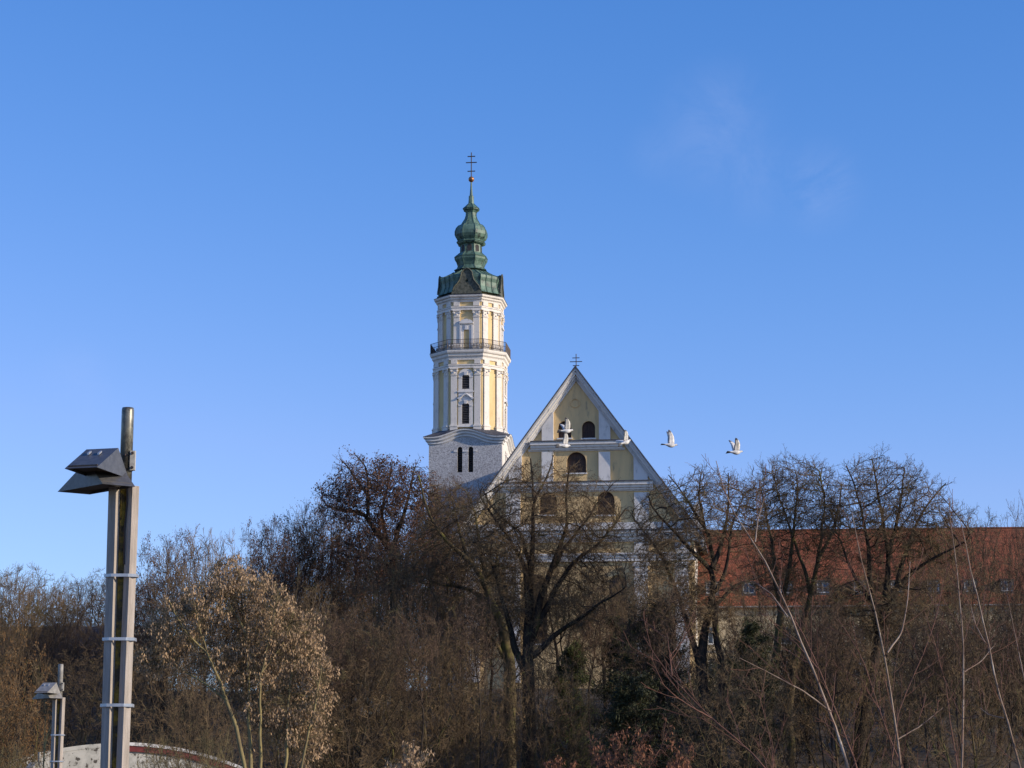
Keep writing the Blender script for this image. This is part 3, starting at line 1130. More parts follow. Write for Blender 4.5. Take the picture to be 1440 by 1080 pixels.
def build_abbey():
    th = R_(4.6)
    O = P(1200, 845, 266)
    O.z = 0
    F = Frame(O, th)
    e0 = empty('abbey_wing', O, -th, 'long abbey wing with red tiled roof and beige walls right of the church', 'building')
    ze = F.loc(1200, 845)[1]
    x0 = F.loc(972, 845)[0]
    x1 = F.loc(1500, 845)[0] + 14
    d = 8.6
    # find ridge height at depth d
    zr = F.loc(1200, 745, d)[1]
    w = MB()
    rows = []
    nb = 4.25
    cols = []
    x = F.loc(1053, 845)[0] - 2 * nb * 1.0
    while x < x1 - 2:
        if x > x0 + 1.5:
            cols.append(x)
        x += nb
    sills = [F.loc(1200, 949)[1], F.loc(1200, 904)[1], F.loc(1200, 996)[1]]
    holes = []
    for z in sills:
        for x in cols:
            holes.append([(x - .6, z), (x + .6, z), (x + .6, z + 1.95), (x - .6, z + 1.95)])
    plate('front_wall', [(x0, 13), (x1, 13), (x1, ze), (x0, ze)], holes, 0, .5, M['beige'], e0)
    w.box(x0, x0 + .5, .5, 2 * d, 13, ze)
    w.box(x1 - .5, x1, .5, 2 * d, 13, ze)
    w.box(x0 + .5, x1 - .5, 2 * d - .5, 2 * d, 13, ze)
    w.box(x0 + .5, x1 - .5, 1.6, 1.7, 13, ze)
    w.prism([(0, 0)] * 0 or [(x0 + .3, ze), (x0 + .31, ze), (x0 + .3, ze + .01)], .4, .5)
    w.build('side_and_back_walls', M['beige'], e0)
    r = MB()
    sl = (zr - ze) / d
    oh = .55
    a = [(x0 - .2, -oh, ze - oh * sl), (x1 + .2, -oh, ze - oh * sl), (x1 + .2, d, zr), (x0 - .2, d, zr)]
    r.hexa([(x, y, z - .22) for x, y, z in a], a)
    a = [(x0 - .2, d, zr), (x1 + .2, d, zr), (x1 + .2, 2 * d + oh, ze - oh * sl), (x0 - .2, 2 * d + oh, ze - oh * sl)]
    r.hexa([(x, y + .003, z - .22) for x, y, z in a], [(x, y + .003, z) for x, y, z in a])
    # gable infill
    for xx in (x0, x1 - .4):
        r.add([(xx, .1, ze - .3), (xx, 2 * d - .1, ze - .3), (xx, d, zr - .3), (xx + .4, .1, ze - .3), (xx + .4, 2 * d - .1, ze - .3), (xx + .4, d, zr - .3)],
              [(0, 2, 1), (3, 4, 5), (0, 1, 4, 3), (1, 2, 5, 4), (2, 0, 3, 5)])
    r.build('roof', M['red_tile'], e0)
    rt = MB()
    x = x0
    while x < x1:
        rt.tube([(x, d, zr + .02), (x + .38, d, zr + .05)], .13, 6)
        x += .4
    rt.build('ridge_tiles', M['red_tile'], e0)
    g = MB()
    g.tube([(x0, -oh - .08, ze - oh * sl - .05), (x1, -oh - .08, ze - oh * sl - .05)], .11, 6)
    g.box(x0, x1, -.28, -.003, ze - .75, ze - .45)
    g.build('gutter_and_eaves_moulding', M['plinth'], e0)
    for z in sills:
        for x in cols:
            f = MB()
            f.box(x - .6, x - .52, .12, .2, z, z + 1.95)
            f.box(x + .52, x + .6, .12, .2, z, z + 1.95)
            f.box(x - .52, x + .52, .12, .2, z, z + .08)
            f.box(x - .52, x + .52, .12, .2, z + 1.87, z + 1.95)
            f.box(x - .03, x + .03, .13, .19, z + .08, z + 1.87)
            f.box(x - .52, x + .52, .135, .185, z + 1.3, z + 1.35)
            f.box(x - .72, x + .72, -.12, .1, z - .12, z - .003)
            fo = f.build('window', M['frame_white'], e0)
            q = MB()
            q.box(x - .52, x + .52, .2, .22, z + .05, z + 1.9)
            q.build('pane', M['glass'], fo)
    # roof windows standing up out of the tiles
    for i, pxx in enumerate((1001, 1053, 1105, 1157, 1209, 1261, 1312, 1364, 1416)):
        # height band 815..831
        y = .9
        z0 = ze + y * sl
        x = F.loc(pxx, 823, y)[0]
        hh = 1.35
        ww = .66
        f = MB()
        f.box(x - ww - .2, x + ww + .2, y - .35, y + hh / sl + .4, z0 + hh, z0 + hh + .15)
        f.box(x - ww - .16, x - ww, y - .2, y + hh / sl, z0 - .3, z0 + hh)
        f.box(x + ww, x + ww + .16, y - .2, y + hh / sl, z0 - .3, z0 + hh)
        f.box(x - ww, x + ww, y - .2, y + .1, z0 - .3, z0 + .06)
        fo = f.build('dormer', M['frame_dark'], e0)
        f = MB()
        f.box(x - ww, x - ww + .1, y - .12, y - .02, z0 + .07, z0 + hh - .003)
        f.box(x + ww - .1, x + ww, y - .12, y - .02, z0 + .07, z0 + hh - .003)
        f.box(x - ww + .1, x + ww - .1, y - .12, y - .02, z0 + .07, z0 + .17)
        f.box(x - ww + .1, x + ww - .1, y - .12, y - .02, z0 + hh - .12, z0 + hh - .003)
        f.box(x - .03, x + .03, y - .1, y - .03, z0 + .17, z0 + hh - .12)
        f.build('dormer_frame', M['frame_white'], fo)
        f = MB()
        f.hexa([(x - ww + .1, y - .06, z0 + .17), (x + ww - .1, y - .06, z0 + .17), (x + ww - .1, y - .04, z0 + .17), (x - ww + .1, y - .04, z0 + .17)],
               [(x - ww + .1, y - .01, z0 + hh - .12), (x + ww - .1, y - .01, z0 + hh - .12), (x + ww - .1, y + .01, z0 + hh - .12), (x - ww + .1, y + .01, z0 + hh - .12)])
        f.build('pane', M['glass'], fo)
    # lower plinth moulding bands on the wall
    b = MB()
    for py in (915, 960):
        z = F.loc(1200, py)[1]
        b.box(x0, x1, -.1, -.003, z - .12, z + .12)
    b.build('string_course', M['plinth'], e0)


build_abbey()

# ------------------------------------------------------------------ other buildings glimpsed


def house(name, label, cat, px0, px1, py_ridge, py_eave, Y, th, wall, roof, depth=9, z_g=None, windows=()):
    O = P((px0 + px1) / 2, py_eave, Y)
    z_e = O.z
    O.z = 0
    F = Frame(O, th)
    e = empty(name, O, -th, label, cat)
    x0 = F.loc(px0, py_eave)[0]
    x1 = F.loc(px1, py_eave)[0]
    zr = F.loc((px0 + px1) / 2, py_ridge, depth / 2)[1]
    zb = (z_g if z_g is not None else ground_z(O.x, O.y)) - 1
    holes = [[(F.loc(a, 0)[0] * 0 + a_, z0), (b_, z0), (b_, z1), (a_, z1)] for (a, a_, b_, z0, z1) in windows]
    plate('front_wall', [(x0, zb), (x1, zb), (x1, z_e), (x0, z_e)], holes, 0, .35, wall, e)
    w = MB()
    w.box(x0, x0 + .35, .35, depth, zb, z_e)
    w.box(x1 - .35, x1, .35, depth, zb, z_e)
    w.box(x0 + .35, x1 - .35, depth - .35, depth, zb, z_e)
    for xx in (x0, x1 - .35):
        w.add([(xx, 0, z_e), (xx, depth, z_e), (xx, depth / 2, zr - .2), (xx + .35, 0, z_e), (xx + .35, depth, z_e), (xx + .35, depth / 2, zr - .2)],
              [(0, 2, 1), (3, 4, 5), (0, 1, 4, 3), (1, 2, 5, 4), (2, 0, 3, 5)])
    w.build('side_and_back_walls', wall, e)
    r = MB()
    sl = (zr - z_e) / (depth / 2)
    oh = .5
    for k in (0, 1):
        a = [(x0 - .4, -oh, z_e - oh * sl + .15), (x1 + .4, -oh, z_e - oh * sl + .15), (x1 + .4, depth / 2, zr + .15), (x0 - .4, depth / 2, zr + .15)]
        if k:
            a = [(x, depth - y + .003, z) for x, y, z in a]
            a = [a[3], a[2], a[1], a[0]]
        r.hexa([(x, y, z - .18) for x, y, z in a], a)
    r.build('roof', roof, e)
    for (a, a_, b_, z0, z1) in windows:
        f = MB()
        f.box(a_, a_ + .07, .1, .17, z0, z1)
        f.box(b_ - .07, b_, .1, .17, z0, z1)
        f.box(a_ + .07, b_ - .07, .1, .17, z0, z0 + .07)
        f.box(a_ + .07, b_ - .07, .1, .17, z1 - .07, z1)
        f.box((a_ + b_) / 2 - .03, (a_ + b_) / 2 + .03, .105, .165, z0 + .07, z1 - .07)
        fo = f.build('window', M['frame_white'], e)
        q = MB()
        q.box(a_ + .05, b_ - .05, .17, .19, z0 + .05, z1 - .05)
        q.build('pane', M['glass'], fo)
    return e


house('barn', 'long low building with a dark slate roof behind the bushes at the far left', 'building', -60, 205, 883, 925, 205, R_(2), M['frame_dark'], M['dark_tile'], depth=11)
house('cottage', 'small sunlit white house glimpsed through a gap in the trees left of the church', 'house', 508, 566, 925, 950, 214, R_(-38), M['house_white'], M['dark_tile'], depth=7, z_g=12)

# round-roofed hall at the lower left


def build_hall():
    Y = 140
    O = P(172, 1045, Y)
    zc = O.z
    O.z = 0
    th = R_(-14)
    F = Frame(O, th)
    e = empty('round_roofed_hall', O, -th, 'low pale hall with shallow curved roof and dark red fascia behind the lamps', 'hall')
    hw = 9.6
    drop = 2.5
    R = (hw * hw + drop * drop) / (2 * drop)
    n = 28

    def z_at(x, off=0):
        return zc - R + math.sqrt((R + off) ** 2 - x * x)
    xs = [-hw + 2 * hw * i / n for i in range(n + 1)]
    # end wall
    poly = [(-hw, -.5), (hw, -.5)] + [(x, z_at(x) - .45) for x in reversed(xs)]
    poly = poly[:2] + [(x, z + .19) for x, z in poly[2:]]
    w = MB()
    w.prism(poly, .02, .3)
    w.build('end_wall', M['hall_white'], e)
    # roof skin: a vault with thickness, leaves, dirt and twig shadows in its colour
    r = MB()
    L = 26
    for i in range(n):
        a, b = xs[i], xs[i + 1]
        r.hexa([(a, 0, z_at(a) - .25), (b, 0, z_at(b) - .25), (b, L, z_at(b) - .25), (a, L, z_at(a) - .25)],
               [(a, 0, z_at(a)), (b, 0, z_at(b)), (b, L, z_at(b)), (a, L, z_at(a))])
    r.build('curved_roof', M['hall_white'], e)
    f = MB()
    g = MB()
    for i in range(n):
        a, b = xs[i], xs[i + 1]
        if a < .2:
            f_, top = None, None
        f_ = f if a > -.2 else None
        if f_:
            f.prism([(a, z_at(a) - .50), (b, z_at(b) - .50), (b, z_at(b) - .16), (a, z_at(a) - .16)], -.12, -.003)
        if a > -.2:
            g.prism([(a, z_at(a) - .15), (b, z_at(b) - .15), (b, z_at(b) + .05), (a, z_at(a) + .05)], -.18, -.002)
    f.build('red_fascia', M['hall_red'], e)
    g.build('pale_roof_edge', M['hall_rim'], e)
    s = MB()
    for sx in (-1, 1):
        xa, xb = sorted((sx * hw, sx * (hw - .3)))
        s.box(xa, xb, .3, L, -.5, z_at(hw) - .26)
    s.box(-hw + .3, hw - .3, L - .3, L, -.5, z_at(hw) - .26)
    s.build('side_walls', M['hall_wall'], e)


build_hall()

# ------------------------------------------------------------------ street lamps


def build_lamp(loc, label, first=None, mats=None, rot=0.0):
    GROUP = 'timber-clad street lamps in a row'
    t = empty('street_lamp', loc, rot, label, 'street lamp', GROUP)
    pole_m, lum_m, timber = mats
    m = MB()
    m.tube([(0, 0, -.3), (0, 0, 5.62)], .07, 16)
    m.build('mossy_pole', M['moss'], t, True)
    m = MB()
    m.tube([(0, 0, 5.60), (0, 0, 6.52), (0, 0, 6.55)], [.0725, .0725, .066], 20)
    m.build('pole', pole_m, t, True)
    # timbers: square posts turned 40 degrees, leaning slightly outward
    rngt = random.Random(5)
    for (bx, tx, a0d) in ((-.082, -.112, 70), (.072, .105, 48)):
        m = MB()
        s = .050
        a0 = R_(a0d)

        def corners(cx, cy, z):
            return [(cx + s * 1.414 * math.cos(a0 + math.pi / 4 + k * math.pi / 2), cy + s * 1.414 * math.sin(a0 + math.pi / 4 + k * math.pi / 2), z) for k in range(4)]
        zs = [-.3 + (5.61 + .3) * i / 10 for i in range(11)]
        rings = []
        for i, z in enumerate(zs):
            f = i / 10
            rings.append(corners(bx + (tx - bx) * f, -.075 + rngt.uniform(-.004, .004), z))
        m.rings(rings, True, True)
        tb = m.build('timber_post', timber, t)
    # straps
    for z in (4.55, 3.82, 3.07, 2.3, 1.5, .7):
        m = MB()
        f = z / 5.6
        w = .082 + .027 * f + .082
        pts = [(-w, -.115), (-.10, -.155), (.09, -.155), (w, -.12), (w, .02), (.09, .09), (-.1, .09), (-w, .02)]
        ri = [[(x, y, z) for x, y in pts], [(x * 1.02, y * 1.02, z) for x, y in pts], [(x * 1.02, y * 1.02, z + .035) for x, y in pts], [(x, y, z + .035) for x, y in pts]]
        m.rings(ri + [ri[0]])
        m.build('strap', M['strap'], t)
    # luminaires: open-bottomed triangular housings
    for (Bx, By, zb, lx, ly, wx, wy, ln) in ((.05, -.085, 5.70, -.26, -.965, -.965, .26, .85), (-.17, -.52, 5.57, -.72, .69, .84, .54, .88)):
        hd = empty('luminaire', (0, 0, 0), 0, None, None)
        hd.parent = t
        wd = .40
        D = Vector((Bx, By, zb))
        l = Vector((lx, ly, 0)).normalized()
        w = Vector((wx, wy, 0)).normalized() * wd
        Bp = D + l * ln
        T = D + l * (ln * .36) + Vector((0, 0, .31))
        th_ = .012

        def housing(D, Bp, T, w):
            q = MB()
            C, A, T1 = D + w, Bp + w, T + w
            # shell faces: front slope, back slope, two triangular cheeks
            vs = [D, Bp, T, C, A, T1]
            q.add(vs, [(1, 2, 5, 4), (0, 3, 5, 2), (0, 2, 1), (3, 4, 5)])
            # inner skin
            c = (D + Bp + T + C + A + T1) / 6
            vi = [v + (c - v) * .05 + Vector((0, 0, .0)) for v in vs]
            for i_ in (0, 1, 3, 4):
                vi[i_].z = D.z
            q.add(vi, [(1, 4, 5, 2), (0, 2, 5, 3), (0, 1, 2), (3, 5, 4)])
            q.add([vs[0], vs[1], vs[4], vs[3], vi[0], vi[1], vi[4], vi[3]], [(0, 4, 5, 1), (1, 5, 6, 2), (2, 6, 7, 3), (3, 7, 4, 0)])
            q.build('housing', lum_m, hd)
            u = MB()
            z = D.z + .03
            uu = [v + (c - v) * .10 for v in (D, Bp, A, C)]
            lo = [Vector((v.x, v.y, z)) for v in uu]
            up = [Vector((v.x, v.y, z + .012)) for v in uu]
            u.hexa(lo, up)
            u.build('lamp_cover', M['lamp_under'], hd)
        housing(D, Bp, T, w)
        # arm to the pole
        a = MB()
        a.tube([D + w * .35 + l * .12 + Vector((0, 0, .05)), Vector((0, 0, zb + .05))], .03, 8)
        a.build('arm', M['bracket'], hd)
    # catches on the upper slope
    m = MB()
    Dp = Vector((.05, -.085, 5.70))
    l = Vector((-.26, -.965, 0)).normalized()
    w = Vector((-.965, .26, 0)).normalized() * .40
    T = Dp + l * (.88 * .36) + Vector((0, 0, .31))
    Bp = Dp + l * .88
    for (k, f) in ((.38, .22), (.72, .2)):
        q = T.lerp(Bp, f) + w * k
        q2 = T.lerp(Bp, f + .12) + w * k
        up = Vector((0, 0, .02))
        sd_ = w.normalized() * .012
        m.hexa([q - sd_, q2 - sd_, q2 + sd_, q + sd_], [q - sd_ + up, q2 - sd_ + up, q2 + sd_ + up, q + sd_ + up])
    m.build('catch', M['strap'], t)
    # bracket plate with bolts, and clamps
    m = MB()
    m.box(.055, .115, -.075, -.02, 5.80, 6.03)
    m.build('bracket_plate', M['bracket'], t)
    m = MB()
    for z in (5.83, 6.0):
        m.tube([(.085, -.10, z), (.085, -.074, z)], .016, 8)
        m.tube([(-.078, 0, z - .02), (0, -.078, z - .02), (.078, 0, z - .02), (0, .078, z - .02), (-.078, 0, z - .02)], .012, 6)
    m.build('bolts', M['iron'], t)
    m = MB()
    m.tube([(.03, -.095, 5.66), (.045, -.10, 5.4), (.02, -.085, 5.1), (.03, -.09, 4.7)], .009, 6)
    m.build('cable', M['iron'], t)
    return t


def lamp_spot(px, Y, dz=0):
    q = P(px, 900, Y)
    return (q.x, Y, dz)


lm = (M['lamp_pole'], M['lamp_metal'], M['timber'])
lp = (M['lamp_pale'], M['lamp_pale'], M['timber'])
build_lamp(lamp_spot(169, 26.2, .0), 'largest street lamp, twin dark wedge heads and grey timber posts strapped round its pole', mats=lm)
build_lamp(lamp_spot(87, 64.5, -.12), 'middle-sized pale street lamp with wedge head, left of the largest lamp', mats=lp)
build_lamp(lamp_spot(62, 122, -.45), 'tiny farthest street lamp at the lower left, only pale head and pole tip showing', mats=lp)
# ------------------------------------------------------------------ vegetation engine


class Tubes:
    """collects polyline groups and turns them into one tube mesh"""

    def __init__(s):
        s.g = []

    def add(s, P_, R_, sides):
        if len(P_):
            s.g.append((np.asarray(P_, float), np.asarray(R_, float), sides))

    def arrays(s):
        V, F, n0 = [], [], 0
        for (p, r, k) in s.g:
            N, K, _ = p.shape
            t = np.empty_like(p)
            t[:, 1:-1] = p[:, 2:] - p[:, :-2]
            t[:, 0] = p[:, 1] - p[:, 0]
            t[:, -1] = p[:, -1] - p[:, -2]
            t /= np.linalg.norm(t, axis=2, keepdims=True) + 1e-9
            d = p[:, -1] - p[:, 0]
            d /= np.linalg.norm(d, axis=1, keepdims=True) + 1e-9
            ref = np.where(np.abs(d[:, 2:3]) < .8, np.array([[0, 0, 1.0]]), np.array([[1.0, 0, 0]]))[:, None, :]
            a = np.cross(t, np.broadcast_to(ref, t.shape))
            a /= np.linalg.norm(a, axis=2, keepdims=True) + 1e-9
            b = np.cross(t, a)
            ang = 2 * np.pi * np.arange(k) / k
            v = p[:, :, None, :] + r[:, :, None, None] * (a[:, :, None, :] * np.cos(ang)[None, None, :, None] + b[:, :, None, :] * np.sin(ang)[None, None, :, None])
            V.append(v.reshape(-1, 3))
            idx = np.arange(N * K * k).reshape(N, K, k) + n0
            q = np.stack([idx[:, :-1, :], idx[:, 1:, :], np.roll(idx[:, 1:, :], -1, 2), np.roll(idx[:, :-1, :], -1, 2)], -1)
            F.append(q.reshape(-1, 4))
            n0 += N * K * k
        return np.concatenate(V), np.concatenate(F)


def quad_mesh(name, V, F, m, smooth=True):
    me = bpy.data.meshes.new(name)
    me.vertices.add(len(V))
    me.vertices.foreach_set('co', np.ascontiguousarray(V, dtype=np.float32).ravel())
    me.loops.add(F.size)
    me.loops.foreach_set('vertex_index', np.ascontiguousarray(F, dtype=np.int32).ravel())
    me.polygons.add(len(F))
    me.polygons.foreach_set('loop_start', np.arange(len(F), dtype=np.int32) * 4)
    me.polygons.foreach_set('loop_total', np.full(len(F), 4, dtype=np.int32))
    me.polygons.foreach_set('use_smooth', np.full(len(F), smooth, dtype=bool))
    me.update(calc_edges=True)
    me.materials.append(m)
    return me


def nrm(a):
    return a / (np.linalg.norm(a, axis=-1, keepdims=True) + 1e-9)


def walk(rng, start, d, L, K, wander, up, droop=0.0):
    """polylines (N,K,3) from start along d with length L"""
    N = len(start)
    out = np.empty((N, K, 3))
    out[:, 0] = start
    d = nrm(d)
    st = (L / (K - 1))[:, None]
    for i in range(1, K):
        d = d + rng.normal(0, wander, (N, 3))
        d[:, 2] += up - droop * i / K
        d = nrm(d)
        out[:, i] = out[:, i - 1] + d * st
    return out


def spawn(rng, Pp, Rp, M_, t0, t1, ang, Lc, rr, K, wander, up, rmin, droop=0.0, taper=.35, pw=1.0, shrink=.5, Lrel=True):
    """children of every polyline. Lc: length relative to the parent (or metres when not Lrel)"""
    N, Kp, _ = Pp.shape
    seg = np.linalg.norm(np.diff(Pp, axis=1), axis=2)
    Lp = seg.sum(1)
    t = t0 + (t1 - t0) * ((np.arange(M_)[None, :] + rng.random((N, M_))) / M_) ** pw
    f = t * (Kp - 1)
    i = np.clip(f.astype(int), 0, Kp - 2)
    fr = (f - i)[..., None]
    n = np.arange(N)[:, None]
    A, B = Pp[n, i], Pp[n, i + 1]
    pos = A + (B - A) * fr
    tan = nrm(B - A)
    rad = Rp[n, i] * (1 - fr[..., 0]) + Rp[n, i + 1] * fr[..., 0]
    az = rng.random((N, 1)) * 6.28 + np.arange(M_)[None, :] * 2.399 + rng.normal(0, .5, (N, M_))
    ref = np.where(np.abs(tan[..., 2:3]) < .9, np.array([0, 0, 1.0]), np.array([1.0, 0, 0]))
    a = nrm(np.cross(tan, ref))
    b = np.cross(tan, a)
    side = a * np.cos(az)[..., None] + b * np.sin(az)[..., None]
    an = ang * rng.uniform(.7, 1.3, (N, M_))[..., None]
    d = tan * np.cos(an) + side * np.sin(an)
    L = (Lp[:, None] if Lrel else 1.0) * Lc * (1 - shrink * t) * rng.uniform(.65, 1.25, (N, M_))
    rc = np.maximum(rad * rr, rmin)
    pos, d, L, rc = pos.reshape(-1, 3), d.reshape(-1, 3), L.reshape(-1), rc.reshape(-1)
    pts = walk(rng, pos, d, L, K, wander, up, droop)
    pr = np.maximum(rc[:, None] * (1 - (1 - taper) * np.linspace(0, 1, K)[None, :]), rmin * .7)
    return pts, pr


def leaves(rng, pts, size, per, hang=.5, width=.45, jitter=.12):
    """small leaf quads (two creased triangles' worth each as one quad) round given points"""
    c = np.repeat(pts, per, axis=0)
    N = len(c)
    c = c + rng.normal(0, jitter, (N, 3))
    ax = rng.normal(0, 1, (N, 3))
    ax[:, 2] -= hang * 3
    ax = nrm(ax)
    s = nrm(np.cross(ax, rng.normal(0, 1, (N, 3))))
    L = (size * rng.uniform(.6, 1.3, N))[:, None]
    w = L * width
    V = np.stack([c, c + ax * L * .45 + s * w * .5, c + ax * L, c + ax * L * .45 - s * w * .5], 1).reshape(-1, 3)
    F = np.arange(N * 4).reshape(N, 4)
    return V, F



def colonize(rng, pos, par, att, D, infl, kill, up=.12, noise=.18, maxit=110):
    """grow a skeleton (pos, parent index) towards attraction points"""
    pos = [np.asarray(pos, float)]
    par = list(par)
    P0 = pos[0]
    allp = P0.copy()
    att = att.copy()
    near = np.empty(len(att), int)
    dist = np.full(len(att), 1e9)

    def update(newp, base):
        for c in range(0, len(newp), 256):
            q = newp[c:c + 256]
            d = np.linalg.norm(att[:, None, :] - q[None], axis=2)
            j = d.argmin(1)
            m = d[np.arange(len(att)), j]
            better = m < dist
            dist[better] = m[better]
            near[better] = base + c + j[better]
    update(allp, 0)
    kids = np.zeros(len(allp), int)
    for it in range(maxit):
        if len(att) == 0:
            break
        act = (dist < infl) & (kids[near] < 3)
        if not act.any():
            break
        v = nrm(att[act] - allp[near[act]])
        acc = np.zeros_like(allp)
        np.add.at(acc, near[act], v)
        idx = np.unique(near[act])
        d = nrm(acc[idx]) + rng.normal(0, noise, (len(idx), 3))
        d[:, 2] += up
        newp = allp[idx] + nrm(d) * D
        base = len(allp)
        allp = np.concatenate([allp, newp])
        par += list(idx)
        kids[idx] += 1
        kids = np.concatenate([kids, np.zeros(len(idx), int)])
        update(newp, base)
        keep = dist > kill
        att, near, dist = att[keep], near[keep], dist[keep]
    return allp, np.array(par)


def pipe_radii(par, rtip, ex=2.3, rmin_arr=None):
    n = len(par)
    acc = np.zeros(n)
    r = np.zeros(n)
    for i in range(n - 1, -1, -1):
        r[i] = max(rtip, acc[i] ** (1 / ex)) if acc[i] > 0 else rtip
        if rmin_arr is not None and rmin_arr[i] > 0:
            r[i] = rmin_arr[i]
        if par[i] >= 0:
            acc[par[i]] += min(r[i], 1e9) ** ex
    return r


def chains(pos, par, r):
    """split the skeleton into polylines, each following its thickest child"""
    n = len(par)
    ch = [[] for _ in range(n)]
    roots = []
    for i in range(n):
        if par[i] >= 0:
            ch[par[i]].append(i)
        else:
            roots.append(i)
    out = []
    stack = [(None, q) for q in roots]
    while stack:
        p, i = stack.pop()
        line = [] if p is None else [p]
        while True:
            line.append(i)
            if not ch[i]:
                break
            c = sorted(ch[i], key=lambda k: -r[k])
            for o in c[1:]:
                stack.append((i, o))
            i = c[0]
        if len(line) > 1:
            out.append(line)
    return out


def chains_to_tubes(pos, r, lines, rbig=.045):
    """resampled polylines by length class: returns (thick groups, thin groups)"""
    cls = {}
    for ln in lines:
        p = pos[ln]
        rr = r[ln].copy()
        rr[0] = min(rr[0], rr[min(1, len(rr) - 1)] * 1.15)
        L = len(ln)
        K = 4 if L <= 4 else 8 if L <= 9 else 16 if L <= 20 else 34
        t = np.linspace(0, L - 1, K)
        q = np.stack([np.interp(t, np.arange(L), p[:, k]) for k in range(3)], 1)
        if K >= 8:
            q[1:-1] = .25 * q[:-2] + .5 * q[1:-1] + .25 * q[2:]
        rr = np.interp(t, np.arange(L), rr)
        key = (K, bool(rr[0] > rbig))
        cls.setdefault(key, [[], []])
        cls[key][0].append(q)
        cls[key][1].append(rr)
    return {k: (np.array(v[0]), np.array(v[1])) for k, v in cls.items()}


def ellipsoid_pts(rng, c, rad, n):
    v = nrm(rng.normal(0, 1, (n, 3)))
    return np.array(c) + v * (rng.random((n, 1)) ** (1 / 2.1)) * rng.uniform(.9, 1.08, (n, 1)) * np.array(rad)


def finish_tree(rng, pos, par, rmin_arr, rtip, big, fine, twl=.85, twm=1.0, ang=.7, gn=.14, up=.05, rt=.010, lev=2):
    r = pipe_radii(par, rtip, 2.2, rmin_arr)
    lines = chains(pos, par, r)
    g = chains_to_tubes(pos, r, lines, min(.045, .45 * r.max()))
    tips = []
    for (K, thick), (P_, R_a) in g.items():
        (big if thick else fine).add(P_, R_a, (8 if R_a.max() > .12 else 6) if thick else 4)
        m = max(2, int(round({4: 4, 8: 7, 16: 12, 34: 22}[K] * twm)))
        t0 = .1 if not thick else .35
        a, b = spawn(rng, P_, R_a, m, t0, 1.0, ang, twl, .6, 5, gn, up, rt * 1.25, shrink=.25, Lrel=False)
        b = np.minimum(b, rt * 2.2)
        fine.add(a, b, 3)
        a2, b2 = spawn(rng, a, b, max(2, int(4 * twm)), .15, 1, ang, .5, .7, 4, gn, up, rt, shrink=.3)
        fine.add(a2, b2, 3)
        tips.append(a2[:, -1])
        if lev > 2:
            a3, b3 = spawn(rng, a2, b2, 2, .2, 1, ang, .55, .8, 3, gn, up, rt * .8, shrink=.3)
            fine.add(a3, b3, 3)
            tips.append(a3[:, -1])
        elif K == 4:
            tips.append(a[:, -1])
    return np.concatenate(tips)


def col_tree(seed, H=17, trunk_h=.30, env=None, n=900, D=.48, kill=.68, up=.15, stems=1, noise=.2, rtip=.013, twl=.9, twm=1.0, rt=.010, ang=.7, gn=.14, lean=.05, lev=3):
    rng = np.random.default_rng(seed)
    big, fine = Tubes(), Tubes()
    pos, par = [], []
    for k in range(stems):
        b = np.array([0, 0, 0.0]) if stems == 1 else np.r_[rng.normal(0, .45, 2), 0]
        d = nrm(np.array([0, 0, 1.0]) + np.r_[rng.normal(0, lean if stems == 1 else .22, 2), 0])
        m = int(H * trunk_h * rng.uniform(.8, 1.15) / D)
        prev = -1
        for i in range(m + 1):
            pos.append(b.copy())
            par.append(prev)
            prev = len(pos) - 1
            d = nrm(d + np.r_[rng.normal(0, .035, 2), .04])
            b = b + d * D
    att = []
    tot = sum(e[-1] for e in env)
    for (cx, cy, cz, rx, ry, rz, wgt) in env:
        att.append(ellipsoid_pts(rng, (cx * H, cy * H, cz * H), (rx * H, ry * H, rz * H), int(n * wgt / tot)))
    att = np.concatenate(att)
    P_, par_ = colonize(rng, np.array(pos), par, att, D, 99, kill, up, noise)
    tips = finish_tree(rng, P_, par_, None, rtip, big, fine, twl, twm, ang, gn, up * .3, rt, lev)
    return big, fine, tips, rng


# ---- whole trees in local coordinates, about H metres tall


TEMPL = {}


def make_template(key, gen, bark, twig, leafspec=None):
    big, fine, tips, rng = gen
    Vb, Fb = big.arrays()
    Vf, Ff = fine.arrays()
    h = float(Vf[:, 2].max())
    w = float(np.percentile(np.abs(Vf[:, 0]), 98))
    parts = [('trunk', quad_mesh('trunk_' + key, Vb, Fb, bark)), ('crown', quad_mesh('crown_' + key, Vf, Ff, twig, False))]
    if leafspec:
        lm_, size, per, frac, hang, width, jit = leafspec
        # leaves in patches: keep clumps
        sel = rng.random(len(tips)) < frac
        cell = np.floor(tips / 1.1).astype(int)
        hsh = (cell[:, 0] * 73856093 ^ cell[:, 1] * 19349663 ^ cell[:, 2] * 83492791) % 100
        sel &= hsh < 62
        V, F = leaves(rng, tips[sel], size, per, hang, width, jit)
        parts.append(('dry_leaves', quad_mesh('leaves_' + key, V, F, lm_, False)))
    TEMPL[key] = (parts, h, w)
    return key



